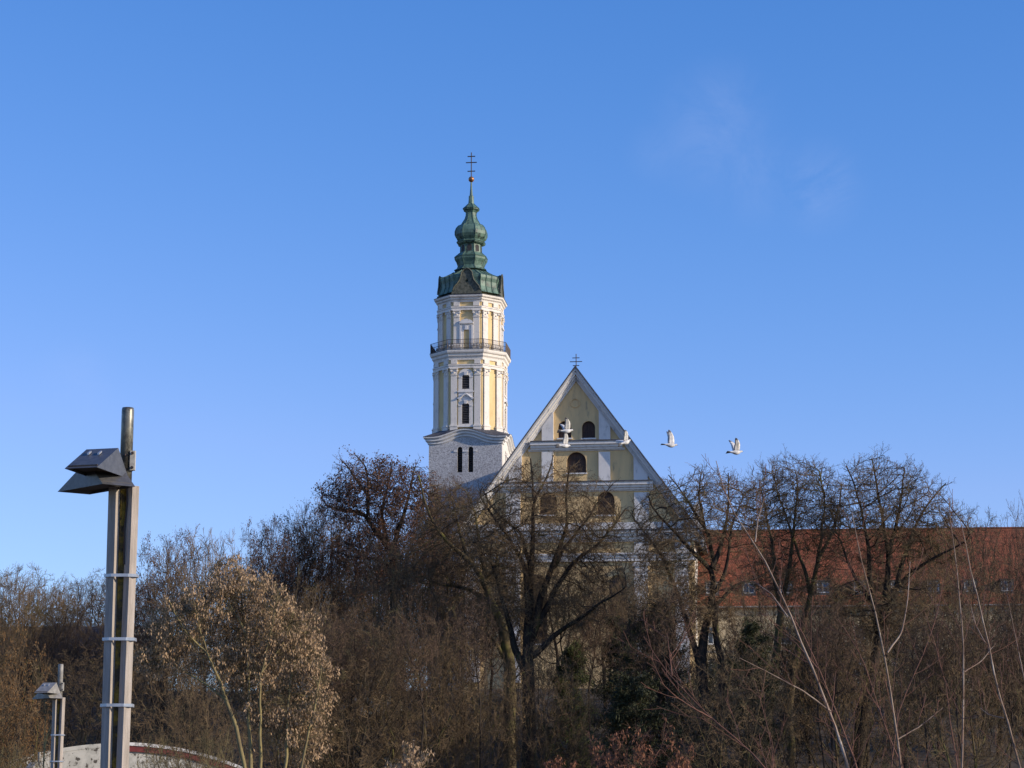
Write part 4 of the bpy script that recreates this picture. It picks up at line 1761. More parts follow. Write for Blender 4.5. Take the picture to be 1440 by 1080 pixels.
make_template('vase', col_tree(11, 18, .16, [(0, 0, .60, .20, .20, .38, 3), (.03, .02, .78, .22, .22, .20, 2)], n=2700, twm=1.2, up=.32, noise=.12, ang=.45, gn=.09, twl=1.1), M['bark'], M['twig'])
make_template('vase2', col_tree(12, 18, .14, [(0, 0, .55, .22, .22, .36, 2), (-.06, 0, .76, .15, .15, .2, 1), (.1, .05, .7, .14, .14, .22, 1)], n=1900, stems=2, up=.3, noise=.12, ang=.5, gn=.1, twl=1.05), M['bark'], M['twig_dark'])
make_template('round', col_tree(21, 17, .22, [(0, 0, .62, .36, .36, .36, 4), (.12, .05, .72, .2, .2, .22, 1)], n=2300, noise=.22), M['bark'], M['twig'])
make_template('round2', col_tree(22, 16, .12, [(0, 0, .50, .40, .40, .34, 3), (-.15, 0, .66, .24, .24, .26, 1), (.2, .1, .42, .24, .24, .24, 1)], n=2300, stems=3, noise=.24), M['bark_lichen'], M['twig'])
make_template('leafy', col_tree(31, 17, .2, [(0, 0, .58, .34, .34, .36, 3), (.1, 0, .75, .2, .2, .2, 1)], n=1900, noise=.22), M['bark'], M['twig_dark'],
              (M['leaf_brown'], .13, 2, .4, .4, .6, .18))
make_template('orange', col_tree(32, 12, .1, [(0, 0, .5, .4, .4, .42, 1)], n=1300, stems=3, noise=.2, D=.4, kill=.6, twl=.7), M['bark_lichen'], M['twig'],
              (M['leaf_orange'], .13, 2, .42, .3, .6, .12))
make_template('thicket', col_tree(41, 8, .10, [(0, 0, .5, .42, .42, .42, 3), (.2, 0, .6, .2, .2, .3, 1)], n=520, stems=7, noise=.2, D=.35, kill=.5, up=.25, lev=2, twl=.8, ang=.5, rtip=.011), M['bark_lichen'], M['twig_grey'])


make_template('slim', col_tree(61, 18, .55, [(0, 0, .78, .16, .16, .22, 1)], n=420, up=.2, noise=.18, lean=.12), M['bark'], M['twig_dark'])


def place_tree(key, name, label, px, ytop, Y, wpx=None, rot=None, group=None, twig=None, cat='tree'):
    parts, h, w = TEMPL[key]
    q = P(px, ytop, Y)
    zg = ground_z(q.x, Y) - .15
    sz = (q.z - zg) / h
    sx = sz
    if wpx:
        sx = (wpx / 2) * (Y / FPX) / w
    rnd = random.Random(int(px * 7 + Y * 13))
    e = empty(name, (q.x, Y, zg), rot if rot is not None else rnd.uniform(0, 6.28), label, cat, group)
    e.scale = (sx, sx, sz)
    for nm, me in parts:
        link(nm, me, e)
    return e


TREES = [
    # key, px, ytop, Y, width px, label
    ('vase', 12, 790, 186, 110, 'thin-twigged bare tree near the left edge, above the rusty orange one'),
    ('vase', 62, 812, 205, 100, 'second bare tree from the left edge, right above the small pale street lamp'),
    ('vase2', 128, 806, 215, 120, 'hazy bare tree with blue sky showing through, left of the big street lamp'),
    ('vase', -28, 800, 170, 100, 'bare tree cut by the left edge of the view'),
    ('vase2', 186, 800, 195, 90, 'bare tree directly behind the posts of the big street lamp'),
    ('leafy', 238, 738, 176, 130, 'tree with small dark leaves against the sky, just right of the big street lamp'),
    ('vase', 300, 732, 168, 150, 'bare tree with upright twig tips above the tan seed-covered tree'),
    ('leafy', 375, 718, 182, 110, 'brown-leaved tree between the upright-tipped bare tree and the leafy oak'),
    ('round', 446, 694, 190, 130, 'spreading bare tree whose top ends just left of the leafy oak by the tower'),
    ('round2', 415, 790, 150, 170, 'low wide lichen-covered tree to the right of the tan seed-covered tree'),
    ('round2', 470, 820, 160, 190, 'low bare tree below the leafy oak, left of the white cottage gap'),
    ('round', 622, 735, 205, 150, 'bare tree in front of the lower part of the bell tower'),
    ('leafy', 618, 668, 215, 90, 'narrow leafy tree rising against the left edge of the bell tower'),
    ('round', 690, 800, 215, 120, 'low bare tree between the bell tower and the church front'),
    ('round2', 590, 850, 155, 190, 'low mossy tree right of the white cottage gap'),
    ('round', 850, 790, 215, 130, 'small bare tree before the right half of the church front'),
    ('round', 930, 745, 205, 130, 'bare tree before the right corner of the church'),
    ('round2', 1180, 800, 160, 200, 'low spreading tree before the abbey wall, right of the forked dark tree'),
    ('round', 1310, 745, 190, 150, 'bare tree before the red roof, right of the broad oak'),
    ('round', 1372, 706, 200, 130, 'bare tree rising just above the ridge of the red roof near the right edge'),
    ('vase2', 1436, 690, 165, 80, 'narrow bare tree at the right edge of the view'),
    ('round2', 1340, 850, 150, 220, 'low wide tree before the beige abbey wall near the right edge'),
    ('round2', 1440, 800, 175, 150, 'bushy bare tree at the right edge below the red roof'),
    ('orange', 8, 838, 132, 125, 'tree with rusty orange leaves at the far left edge'),
    ('orange', 12, 935, 128, 120, 'low orange-leaved bush under the rusty tree at the left edge'),
    ('round2', 770, 880, 160, 170, 'low mossy tree at the foot of the central dark oak, before the church'),
    ('round2', 1030, 880, 150, 180, 'low mossy tree below the forked dark tree right of the church'),
    ('round', 250, 870, 150, 190, 'dark bare tree behind the tan seed-covered tree and the hall roof'),
    ('round', 130, 900, 165, 160, 'dark bare tree behind the small pale street lamp'),
]
TREES += [
    ('round', 505, 800, 200, 140, 'bare tree in front of the leafy oak trunk, left of the cottage gap'),
    ('vase2', 440, 830, 222, 170, 'hazy dark tree behind the lichen-covered trees left of the cottage'),
    ('vase', 530, 790, 236, 150, 'hazy bare tree behind the white cottage'),
    ('vase2', 385, 780, 218, 150, 'hazy bare tree behind the tan seed-covered tree'),
    ('round2', 655, 850, 158, 150, 'low mossy tree left of the central dark oak, below the leaning oak'),
    ('vase', 1270, 850, 180, 190, 'bare tree before the abbey wall, right of the broad oak trunk'),
    ('vase', 1395, 860, 192, 170, 'bare tree before the abbey wall, between the two palest right saplings'),
    ('vase', 1135, 860, 190, 150, 'bare tree before the abbey wall, behind the slender twin trunks'),
    ('vase2', 225, 800, 205, 130, 'hazy bare tree just behind the left side of the tan seed-covered tree'),
]
TREES += [
    ('round2', 285, 935, 122, 150, 'dark low tree crossing the red fascia of the hall, under the tan tree'),
    ('vase2', 95, 850, 182, 110, 'hazy bare tree before the dark slate roof, above the pale lamp'),
    ('vase', 165, 858, 186, 110, 'bare tree before the dark slate roof, behind the largest lamp posts'),
    ('round2', 440, 850, 232, 200, 'low hazy tree far back, left of the cottage'),
    ('round2', 530, 860, 240, 200, 'low hazy tree far back, directly above the cottage roof'),
    ('round2', 610, 850, 232, 190, 'low hazy tree far back, between the cottage and the tower base'),
    ('round2', 340, 850, 225, 200, 'low hazy tree far back, behind the tan seed-covered tree'),
    ('round', 44, 788, 202, 160, 'round-topped bare tree near the left edge, over the dark slate roof'),
    ('round', 140, 796, 218, 150, 'round-topped hazy bare tree directly left of the largest lamp posts'),
    ('round', 1500, 760, 175, 220, 'bare tree just past the right edge, before the red roof'),
    ('round2', 1560, 840, 160, 240, 'low tree past the right edge, before the abbey wall'),
    ('round', 500, 850, 150, 190, 'dark bare tree with low crown, nearest to the cottage gap'),
]
TREES += [
    ('leafy', 474, 690, 194, 150, 'brown-leaved tree behind the left half of the leafy oak'),
    ('leafy', 572, 692, 204, 150, 'brown-leaved tree between the leafy oak and the tower base'),
    ('leafy', 418, 712, 188, 150, 'brown-leaved tree left of the leafy oak, above the lichen-covered tree'),
    ('round', 548, 745, 172, 170, 'bare tree overlapping the lower crown of the leafy oak'),
    ('round', 790, 765, 212, 170, 'bare tree behind the central dark oak, before the church windows'),
    ('round', 722, 745, 206, 130, 'bare tree behind the left limbs of the central dark oak'),
    ('round2', 872, 800, 198, 150, 'low bare tree before the right window of the church'),
    ('round', 1210, 775, 186, 170, 'bare tree behind the broad oak, before the red roof'),
    ('round', 1075, 770, 188, 150, 'bare tree behind the slender twin trunks, before the red roof'),
]
for (k, px, yt, Y, w, lab) in TREES:
    place_tree(k, 'bare_tree' if 'leaf' not in lab and 'orange' not in lab else 'leafy_tree', lab, px, yt, Y, w)

_r = random.Random(9)
for i_, px_ in enumerate((392, 452, 497, 586, 640, 668, 838, 900, 948, 1048, 1152, 1175, 1290, 1345, 1408)):
    place_tree('slim', 'slender_tree', 'slender dark tree trunk rising from the undergrowth below the bigger trees', px_, _r.uniform(800, 850), _r.uniform(146, 178),
               _r.uniform(60, 90), group='slender dark trunks in the undergrowth')
for px_, yt_, Y_, lab_ in ((22, 1040, 118, 'leftmost scrubby bush before the pale hall'), (222, 1030, 116, 'scrubby bush before the red fascia, just right of the largest lamp'),
                           (300, 1022, 114, 'scrubby bush at the foot of the tan tree, before the red fascia')):
    place_tree('thicket', 'bush', lab_, px_, yt_, Y_, 95, cat='bush')

# ---- hero trees: main limbs traced, smaller branches grown on them


def hero(name, label, Y, limbs, seed, bark, twig, dens=1.0, leafspec=None, base_px=None, sub_len=2.6, twig_up=.04, gnarl=.19, rmin=.0105, group=None, levels=3, up1=.10,
         crown=(), natt=1000, step=.4, kill=.54, twl=1.1, twm=1.05, free=False, back=0.0):
    """limbs: list of (list of (px,py), r_start_px, r_end_px, depth at tip in m)"""
    rng = np.random.default_rng(seed)
    s = Y / FPX * 1.0
    bpx = base_px
    q = P(bpx[0], bpx[1], Y)
    gz = ground_z(q.x, Y) - .2
    org = Vector((q.x, Y, gz))
    big, fine = Tubes(), Tubes()
    tipsets = []
    limb_pts = []
    for li, (pts, ra, rb, dep) in enumerate(limbs):
        W_ = []
        n = len(pts)
        for i, (px, py) in enumerate(pts):
            f = i / (n - 1)
            w = P(px, py, Y + dep * f ** 1.3)
            W_.append(np.array(w - org))
        if li == 0:
            W_.insert(0, np.array([W_[0][0] * .6, 0, -.2]))
        W_ = np.array(W_)
        # resample with smooth interpolation and knobbly jitter
        seg = np.r_[0, np.cumsum(np.linalg.norm(np.diff(W_, axis=0), axis=1))]
        K = 16
        tt = np.linspace(0, seg[-1], K)
        C = np.stack([np.interp(tt, seg, W_[:, k]) for k in range(3)], 1)
        C[1:-1] = .25 * C[:-2] + .5 * C[1:-1] + .25 * C[2:]
        C[1:-1] += rng.normal(0, .05, (K - 2, 3)) * min(1, seg[-1] / 8)
        r = (rb * .7 + (ra * .72 - rb * .7) * (1 - tt / seg[-1]) ** (1.0 if li == 0 else 1.35)) * s
        if li == 0:
            r[:2] *= 1.25
        limb_pts.append((C, r, seg[-1]))
    # skeleton nodes along the limbs; a limb starts on the nearest node already laid
    D = step
    pos, par, rr = [], [], []
    for li, (C, r, Lm) in enumerate(limb_pts):
        m = max(2, int(Lm / D))
        t = np.linspace(0, 15, m + 1)
        q = np.stack([np.interp(t, np.arange(16), C[:, k]) for k in range(3)], 1)
        rq = np.interp(t, np.arange(16), r)
        prev = -1
        if li > 0 and not free:
            arr = np.array(pos)
            prev = int(np.linalg.norm(arr - q[0], axis=1).argmin())
        for i in range(len(q)):
            pos.append(q[i])
            par.append(prev)
            rr.append(rq[i])
            prev = len(pos) - 1
    att = []
    for (cx, cy, rx, ry, dz, wgt) in crown:
        c = np.array(P(cx, cy, Y + back) - org)
        att.append(ellipsoid_pts(rng, c, (rx * s, dz, ry * s), int(natt * wgt)))
    att = np.concatenate(att)
    cell = np.floor(att / 1.5 + rng.random(3)).astype(int) if step > .3 else np.floor(att / .6).astype(int)
    hs = (cell[:, 0] * 73856093 ^ cell[:, 1] * 19349663 ^ cell[:, 2] * 83492791) % 100
    att = att[hs < (68 if step > .3 else 54)]
    Pn, parn = colonize(rng, np.array(pos), par, att, D, 99, kill, up1, gnarl, 90)
    rmn = np.zeros(len(Pn))
    rmn[:len(rr)] = rr
    tips = finish_tree(rng, Pn, parn, rmn, rmin * 1.9, big, fine, twl, twm, .7, gnarl * .75, twig_up, rmin, levels)
    tipsets.append(tips)
    e = empty(name, org, 0, label, 'tree', group)
    V, F = big.arrays()
    link('trunk', quad_mesh('trunk_' + name, V, F, bark), e)
    V, F = fine.arrays()
    link('crown', quad_mesh('crown_' + name, V, F, twig, False), e)
    if leafspec:
        lm_, size, per, frac, hang, width, jit, keep = leafspec
        tips = np.concatenate(tipsets)
        sel = rng.random(len(tips)) < frac
        cell = np.floor(tips / .8).astype(int)
        hsh = (cell[:, 0] * 73856093 ^ cell[:, 1] * 19349663 ^ cell[:, 2] * 83492791) % 100
        sel &= hsh < keep
        V, F = leaves(rng, tips[sel], size, per, hang, width, jit)
        link('dry_leaves', quad_mesh('leaves_' + name, V, F, lm_, False), e)
    return e


# central oak in front of the church
hero('oak', 'big dark bare oak before the middle of the church, limbs fanning over the gable', 168, [
    ([(745, 1090), (744, 1040), (744, 985), (742, 930)], 15, 12, 0),
    ([(742, 930), (742, 895), (745, 820), (750, 767), (750, 705), (749, 675), (746, 645)], 11, 1.6, 1.5),
    ([(748, 900), (760, 842), (780, 790), (790, 760), (800, 732), (796, 690), (802, 655)], 9, 1.5, -2),
    ([(757, 880), (790, 812), (812, 782), (836, 770), (858, 748), (880, 715)], 7, 1.5, 2.5),
    ([(743, 900), (744, 840), (735, 785), (712, 750), (690, 722), (672, 692)], 8, 1.5, -1.5),
    ([(747, 800), (738, 770), (733, 745), (715, 738), (692, 715), (678, 688)], 5, 1.2, 1.5),
    ([(748, 925), (780, 893), (813, 873), (848, 846), (882, 826)], 7, 1.5, -2),
    ([(743, 955), (722, 905), (712, 860), (700, 820), (690, 790)], 9, 2, 2.5),
    ([(778, 800), (800, 760), (825, 730), (845, 700), (862, 680)], 4, 1, -1),
    ([(752, 700), (765, 680), (775, 660), (778, 640)], 3, 1, 1),
], 101, M['bark'], M['twig'], base_px=(745, 1090), gnarl=.2, natt=1250,
    crown=[(760, 738, 108, 92, 5, 2), (700, 762, 55, 72, 4, 1), (838, 772, 52, 68, 4, 1), (765, 850, 105, 48, 4.5, .8)])

hero('oak', 'thick-limbed lichen-covered oak leaning left across the base of the bell tower', 176, [
    ([(716, 1090), (716, 1010), (718, 940), (708, 880)], 13, 11, 0),
    ([(708, 885), (695, 851), (671, 793), (652, 784), (628, 762), (608, 735), (596, 700), (588, 668)], 9, 1.5, -3),
    ([(700, 868), (672, 832), (648, 826), (620, 822), (596, 812)], 7, 1.5, 2),
    ([(690, 840), (680, 800), (676, 770), (672, 745), (668, 715), (655, 690)], 6, 1.3, 1.5),
    ([(684, 812), (698, 800), (700, 770), (712, 752)], 4.5, 1.2, -1),
    ([(660, 788), (650, 760), (640, 720), (632, 690)], 4.5, 1.2, 2),
    ([(712, 930), (690, 893), (660, 885), (628, 884)], 5, 1.5, -2),
], 102, M['bark_lichen'], M['twig'], base_px=(716, 1090), natt=1250,
    crown=[(640, 738, 52, 68, 4, 1.2), (608, 800, 62, 60, 4, 1), (682, 782, 45, 62, 3.5, .8), (645, 868, 82, 50, 4, 1)])

hero('leafy_oak', 'oak with dark reddish-brown leaf clusters rising left of the bell tower', 184, [
    ([(556, 1090), (556, 980), (556, 880), (553, 796)], 11, 9, 0),
    ([(553, 796), (552, 772), (540, 760), (522, 742), (514, 722), (519, 690), (515, 655), (500, 640)], 8, 1.3, -2),
    ([(516, 722), (498, 718), (475, 718), (455, 712), (446, 695)], 4.5, 1.2, 1.5),
    ([(553, 775), (560, 745), (572, 710), (578, 680), (584, 655)], 6, 1.2, 1),
    ([(545, 762), (535, 720), (545, 685), (552, 650)], 4.5, 1.2, 2.5),
    ([(520, 700), (505, 680), (488, 655), (478, 645)], 3.5, 1, -1),
    ([(553, 800), (530, 786), (500, 785), (470, 775)], 5, 1.2, 1),
    ([(556, 830), (580, 800), (600, 780), (612, 755)], 4.5, 1.2, -1),
], 103, M['bark'], M['twig_dark'], base_px=(556, 1090), natt=1250,
    crown=[(530, 698, 66, 58, 4, 1.4), (478, 700, 32, 44, 3, .5), (590, 725, 30, 70, 3, .7), (540, 790, 90, 48, 4, 1)], leafspec=(M['leaf_brown'], .18, 2, .34, .4, .65, .13, 74))

hero('forked_tree', 'dark forked bare tree right of the church corner with two thick rising limbs', 158, [
    ([(1004, 1090), (996, 1030), (988, 975), (985, 930)], 13, 11, 0),
    ([(985, 930), (992, 880), (1005, 832), (1003, 790), (997, 757), (990, 735), (980, 700), (985, 670)], 10, 1.4, 1.5),
    ([(1001, 798), (980, 785), (962, 762), (945, 742), (918, 720), (905, 690)], 5.5, 1.3, -2),
    ([(1006, 790), (1014, 762), (1022, 735), (1025, 705), (1024, 665)], 5, 1.2, 1),
    ([(1007, 832), (1022, 802), (1026, 762), (1030, 735), (1045, 700)], 4.5, 1.2, -1),
    ([(984, 940), (968, 880), (945, 812), (925, 775), (905, 745), (885, 722)], 7, 1.4, 2),
    ([(985, 735), (965, 700), (950, 680), (940, 668)], 3.5, 1, 1),
    ([(1008, 850), (1035, 822), (1055, 815), (1078, 808)], 4, 1.2, 1),
    ([(1012, 1000), (1016, 940), (1006, 890), (1008, 850)], 8, 6, -.5),
], 104, M['bark'], M['twig'], base_px=(1004, 1090), gnarl=.25, natt=1250, up1=.06,
    crown=[(988, 735, 85, 76, 4.5, 1.6), (925, 755, 42, 70, 3.5, .8), (1052, 735, 34, 62, 3, .5), (965, 840, 88, 50, 4, .9)])

hero('vase_tree', 'slender twin-trunked bare tree fanning over the left end of the red roof', 165, [
    ([(1076, 1090), (1080, 1010), (1090, 930), (1097, 870)], 10, 7.5, 0),
    ([(1097, 870), (1106, 820), (1112, 780), (1118, 730), (1122, 690), (1120, 655)], 6, 1.2, 1.5),
    ([(1098, 860), (1090, 810), (1086, 760), (1075, 710), (1066, 680)], 5.5, 1.2, -1.5),
    ([(1112, 1090), (1110, 1000), (1118, 920), (1135, 860)], 9, 7, 1),
    ([(1135, 860), (1148, 800), (1156, 750), (1160, 700), (1152, 660)], 6, 1.2, -1),
    ([(1140, 840), (1128, 790), (1110, 740), (1095, 700), (1088, 668)], 4.5, 1.2, 2),
    ([(1150, 790), (1170, 750), (1180, 710), (1185, 680)], 4, 1.2, 1),
], 105, M['bark_lichen'], M['twig'], base_px=(1076, 1090), twig_up=.10, gnarl=.14, up1=.28, natt=1350,
    crown=[(1115, 712, 72, 64, 4.5, 2), (1112, 800, 68, 55, 4, .9)])

hero('broad_oak', 'tallest broad bare oak over the red roof, right of the slender twin-trunked tree', 160, [
    ([(1205, 1090), (1208, 1040), (1216, 985), (1232, 920)], 15, 12, 0),
    ([(1232, 920), (1240, 870), (1250, 815), (1248, 765), (1238, 720), (1232, 680), (1226, 645)], 9, 1.4, 1.5),
    ([(1234, 890), (1224, 830), (1222, 770), (1212, 720), (1200, 680), (1190, 655)], 7.5, 1.3, -1.5),
    ([(1244, 880), (1262, 820), (1275, 770), (1290, 730), (1310, 700), (1330, 680)], 7, 1.3, 2),
    ([(1247, 840), (1285, 800), (1320, 780), (1350, 770), (1372, 752)], 6, 1.3, -2),
    ([(1250, 780), (1262, 730), (1268, 690), (1272, 655)], 5, 1.2, 2),
    ([(1228, 850), (1200, 810), (1185, 770), (1175, 740)], 5, 1.2, 1),
    ([(1238, 910), (1270, 890), (1300, 880), (1335, 860)], 5, 1.3, 1),
], 106, M['bark'], M['twig'], base_px=(1205, 1090), gnarl=.17, up1=.22, twig_up=.07, natt=1350,
    crown=[(1245, 730, 92, 86, 5, 2.2), (1325, 758, 52, 48, 3.5, .9), (1180, 740, 36, 60, 3, .5), (1245, 850, 115, 50, 4.5, 1)])

# tree hung with pale tan seed clusters
hero('seed_covered_tree', 'rounded multi-stemmed tree thick with hanging pale tan seed clusters', 96, [
    ([(346, 1095), (340, 1060), (330, 1020), (318, 985)], 4.5, 3.8, 0),
    ([(318, 985), (304, 945), (288, 910), (278, 870), (270, 840)], 3.6, 1.0, -1),
    ([(316, 982), (290, 962), (262, 945), (235, 932), (212, 925)], 2.6, .8, 1),
    ([(354, 1095), (353, 1040), (350, 985), (348, 930), (344, 880), (338, 830), (334, 800)], 4.2, 1.0, 1),
    ([(366, 1095), (366, 1030), (362, 985), (372, 920), (385, 870), (392, 830)], 3.6, 1.0, -1),
    ([(400, 1095), (404, 1030), (405, 970), (418, 920), (432, 880)], 3.4, 1.0, 1),
    ([(420, 1095), (432, 1040), (444, 985), (452, 940)], 3, 1.0, -.5),
    ([(352, 900), (330, 860), (310, 830), (300, 805)], 2.4, .8, 1),
    ([(364, 950), (395, 910), (410, 870), (418, 850)], 2.4, .8, 1),
    ([(286, 915), (262, 890), (245, 862), (238, 845)], 2.2, .8, -1),
], 107, M['bark_yellow'], M['twig_grey'], base_px=(365, 1095), gnarl=.15, rmin=.006, natt=1100, step=.25, kill=.34, twl=.5, twm=1.4,
    back=.9,
    crown=[(325, 850, 46, 62, 1.6, 1), (285, 868, 48, 52, 1.6, .8), (372, 870, 46, 62, 1.6, .9), (415, 905, 40, 58, 1.5, .8), (446, 960, 26, 52, 1.3, .6), (240, 882, 40, 44, 1.4, .6),
           (214, 928, 32, 22, 1.1, .25), (425, 1020, 36, 56, 1.4, .7), (350, 930, 70, 44, 1.5, .8), (385, 985, 44, 44, 1.4, .5)],
    leafspec=(M['leaf_tan'], .14, 3, .25, .85, .38, .07, 84))

# small leaf-hung shrubs along the bottom edge
hero('leafy_shrub', 'small shrub with tan hanging leaves at the bottom edge below the white cottage', 78, [
    ([(575, 1120), (574, 1090), (572, 1062), (570, 1045)], 2, .6, 0),
    ([(572, 1110), (556, 1085), (545, 1066)], 1.4, .5, .4),
    ([(576, 1110), (592, 1080), (600, 1060)], 1.4, .5, -.4),
], 108, M['whip_red'], M['twig_grey'], base_px=(575, 1120), rmin=.005, natt=70, step=.12, kill=.22, twl=.25, crown=[(572, 1075, 36, 30, .8, 1)], leafspec=(M['leaf_tan'], .14, 2, .30, .85, .35, .04, 70))
hero('leafy_shrub', 'shrub with red-brown hanging leaves at the bottom edge below the evergreens', 74, [
    ([(870, 1120), (868, 1085), (864, 1050), (862, 1030)], 2.2, .6, 0),
    ([(866, 1115), (845, 1080), (832, 1048), (828, 1030)], 1.6, .5, .6),
    ([(872, 1115), (890, 1080), (900, 1050), (905, 1032)], 1.6, .5, -.6),
    ([(874, 1118), (910, 1085), (930, 1050), (936, 1015)], 1.6, .5, .5),
    ([(890, 1118), (950, 1080), (975, 1050)], 1.5, .5, -.5),
], 109, M['whip_red'], M['twig_red'], base_px=(870, 1120), rmin=.005, natt=190, step=.14, kill=.26, twl=.3, crown=[(868, 1070, 48, 42, 1.1, 1), (935, 1060, 48, 36, 1.1, .7)], leafspec=(M['leaf_red'], .14, 2, .16, .85, .35, .04, 55))
hero('leafy_shrub', 'small red-leaved shrub at the bottom edge under the central dark oak', 76, [
    ([(782, 1120), (784, 1090), (785, 1068)], 1.6, .5, 0),
    ([(782, 1115), (770, 1090), (768, 1075)], 1.3, .5, .3),
    ([(784, 1115), (800, 1090), (806, 1075)], 1.3, .5, -.3),
], 110, M['whip_red'], M['twig_red'], base_px=(782, 1120), rmin=.005, natt=60, step=.12, kill=.22, twl=.25, crown=[(786, 1092, 28, 22, .7, 1)], leafspec=(M['leaf_red'], .13, 2, .25, .85, .35, .04, 65))

# ---- pale whips in the foreground at the right
WHIPS = [
    ('tallest pale foreground sapling, leaning left, its tip crossing the sky above the red roof', 25, [
        ([(1200, 1100), (1180, 1035), (1150, 960), (1122, 890), (1090, 815), (1060, 760), (1030, 722), (1016, 690), (1007, 648)], 4.2, .9, .4),
        ([(1108, 868), (1085, 835), (1060, 818)], 1.6, .6, .3),
        ([(1168, 1000), (1130, 972), (1085, 948), (1040, 925)], 2.0, .6, -.4),
        ([(1062, 762), (1066, 730), (1075, 700)], 1.4, .5, .2)], M['whip']),
    ('reddish foreground sapling close beside the tallest one, leaning left', 27, [
        ([(1212, 1100), (1192, 1040), (1160, 960), (1130, 890), (1105, 850), (1070, 830)], 3.0, .8, .5),
        ([(1150, 940), (1120, 905), (1095, 885)], 1.5, .5, .2)], M['whip_red']),
    ('pale foreground sapling rising before the broad oak trunk', 24, [
        ([(1272, 1100), (1262, 1050), (1256, 990), (1244, 920), (1228, 850), (1215, 800), (1205, 760), (1198, 720)], 3.8, .8, -.5),
        ([(1248, 918), (1268, 890), (1276, 850), (1280, 790)], 1.8, .6, .4),
        ([(1262, 1040), (1296, 1020), (1326, 995)], 1.4, .5, .2)], M['whip']),
    ('upright pale foreground sapling, third thick one from the right edge', 26, [
        ([(1350, 1100), (1354, 1030), (1356, 950), (1354, 880), (1348, 820), (1338, 740), (1334, 700)], 3.0, .7, .4),
        ([(1356, 945), (1380, 930), (1400, 905)], 1.3, .5, .3)], M['whip']),
    ('pale foreground sapling leaning left near the right edge', 23, [
        ([(1442, 1100), (1420, 1030), (1402, 965), (1388, 900), (1375, 840), (1358, 770), (1350, 730)], 4.0, .8, -.4),
        ([(1386, 905), (1372, 880), (1365, 850)], 1.5, .5, .3),
        ([(1412, 1010), (1390, 1005), (1378, 995)], 1.2, .5, .3)], M['whip']),
    ('low slanting foreground sapling at the bottom before the evergreens, leaning far left', 20, [
        ([(1110, 1120), (1070, 1070), (1030, 1035), (990, 1000), (960, 970), (925, 930), (905, 895)], 3.4, .7, .6),
        ([(1000, 1010), (965, 990), (945, 975), (928, 958)], 2.0, .6, -.2),
        ([(945, 950), (942, 920), (938, 890)], 1.2, .5, .2)], M['whip_red']),
    ('thin red-brown foreground sapling crossing to upper right before the abbey wall', 28, [
        ([(1250, 1110), (1262, 1000), (1290, 940), (1310, 890), (1322, 850), (1326, 815)], 2.0, .6, .5)], M['whip_red']),
    ('thin foreground sapling leaning left under the red roof', 30, [
        ([(1282, 1110), (1255, 1050), (1232, 985), (1215, 930), (1200, 900), (1178, 870)], 2.6, .7, .5),
        ([(1238, 1000), (1222, 975), (1210, 950)], 1.2, .4, .2)], M['whip_red']),
    ('fine foreground sapling at the very right edge of the view', 28, [
        ([(1470, 1110), (1452, 1020), (1440, 950), (1425, 880), (1415, 830)], 2.4, .6, .5)], M['whip']),
    ('short upright foreground shoot between tallest sapling and dark forked tree', 30, [
        ([(1092, 1110), (1082, 1030), (1070, 985), (1060, 955)], 1.6, .5, .3)], M['whip_red']),
    ('thin red foreground shoot before the abbey wall, between the two palest saplings', 29, [
        ([(1352, 1110), (1340, 1040), (1330, 960), (1312, 900), (1300, 860)], 2.2, .6, .3)], M['whip_red']),
]


def sapling(label, Y, limbs, bark, seed):
    rng = np.random.default_rng(seed)
    s = Y / FPX
    px0, py0 = limbs[0][0][0]
    q = P(px0, py0, Y)
    org = Vector((q.x + .12, Y, ground_z(q.x, Y) - .1))
    big, fine = Tubes(), Tubes()
    for li, (pts, ra, rb, dep) in enumerate(limbs):
        W_ = [np.array(P(px, py, Y + dep * (i / (len(pts) - 1))) - org) for i, (px, py) in enumerate(pts)]
        if li == 0:
            W_.insert(0, np.array([0.0, 0, 0]))
        W_ = np.array(W_)
        seg = np.r_[0, np.cumsum(np.linalg.norm(np.diff(W_, axis=0), axis=1))]
        K = 20
        tt = np.linspace(0, seg[-1], K)
        C = np.stack([np.interp(tt, seg, W_[:, k]) for k in range(3)], 1)
        C[1:-1] = .25 * C[:-2] + .5 * C[1:-1] + .25 * C[2:]
        C[1:-1] += rng.normal(0, .004 if li == 0 else .0015, (K - 2, 3))
        r = np.interp(tt / seg[-1], [0, 1], [ra * s * .7, rb * s * .6])
        big.add(C[None], r[None], 8)
        n = max(3, int(seg[-1] * 3.2))
        b, rb_ = spawn(rng, C[None], r[None], n, .35 if li == 0 else .15, .98, .6, .75, .42, 8, .06, .05, .0035, shrink=.5, Lrel=False)
        fine.add(b, rb_, 5)
        b2, r2 = spawn(rng, b, rb_, 3, .25, .95, .6, .4, .6, 5, .07, .05, .0028, shrink=.4)
        fine.add(b2, r2, 4)
    e = empty('sapling', org, 0, label, 'sapling')
    V, F = big.arrays()
    link('stem', quad_mesh('stem', V, F, bark), e)
    V, F = fine.arrays()
    link('side_twigs', quad_mesh('side_twigs', V, F, M['whip_red'], True), e)


for i, (lab, Y, limbs, bk) in enumerate(WHIPS):
    sapling(lab, Y, limbs, bk, 300 + i)

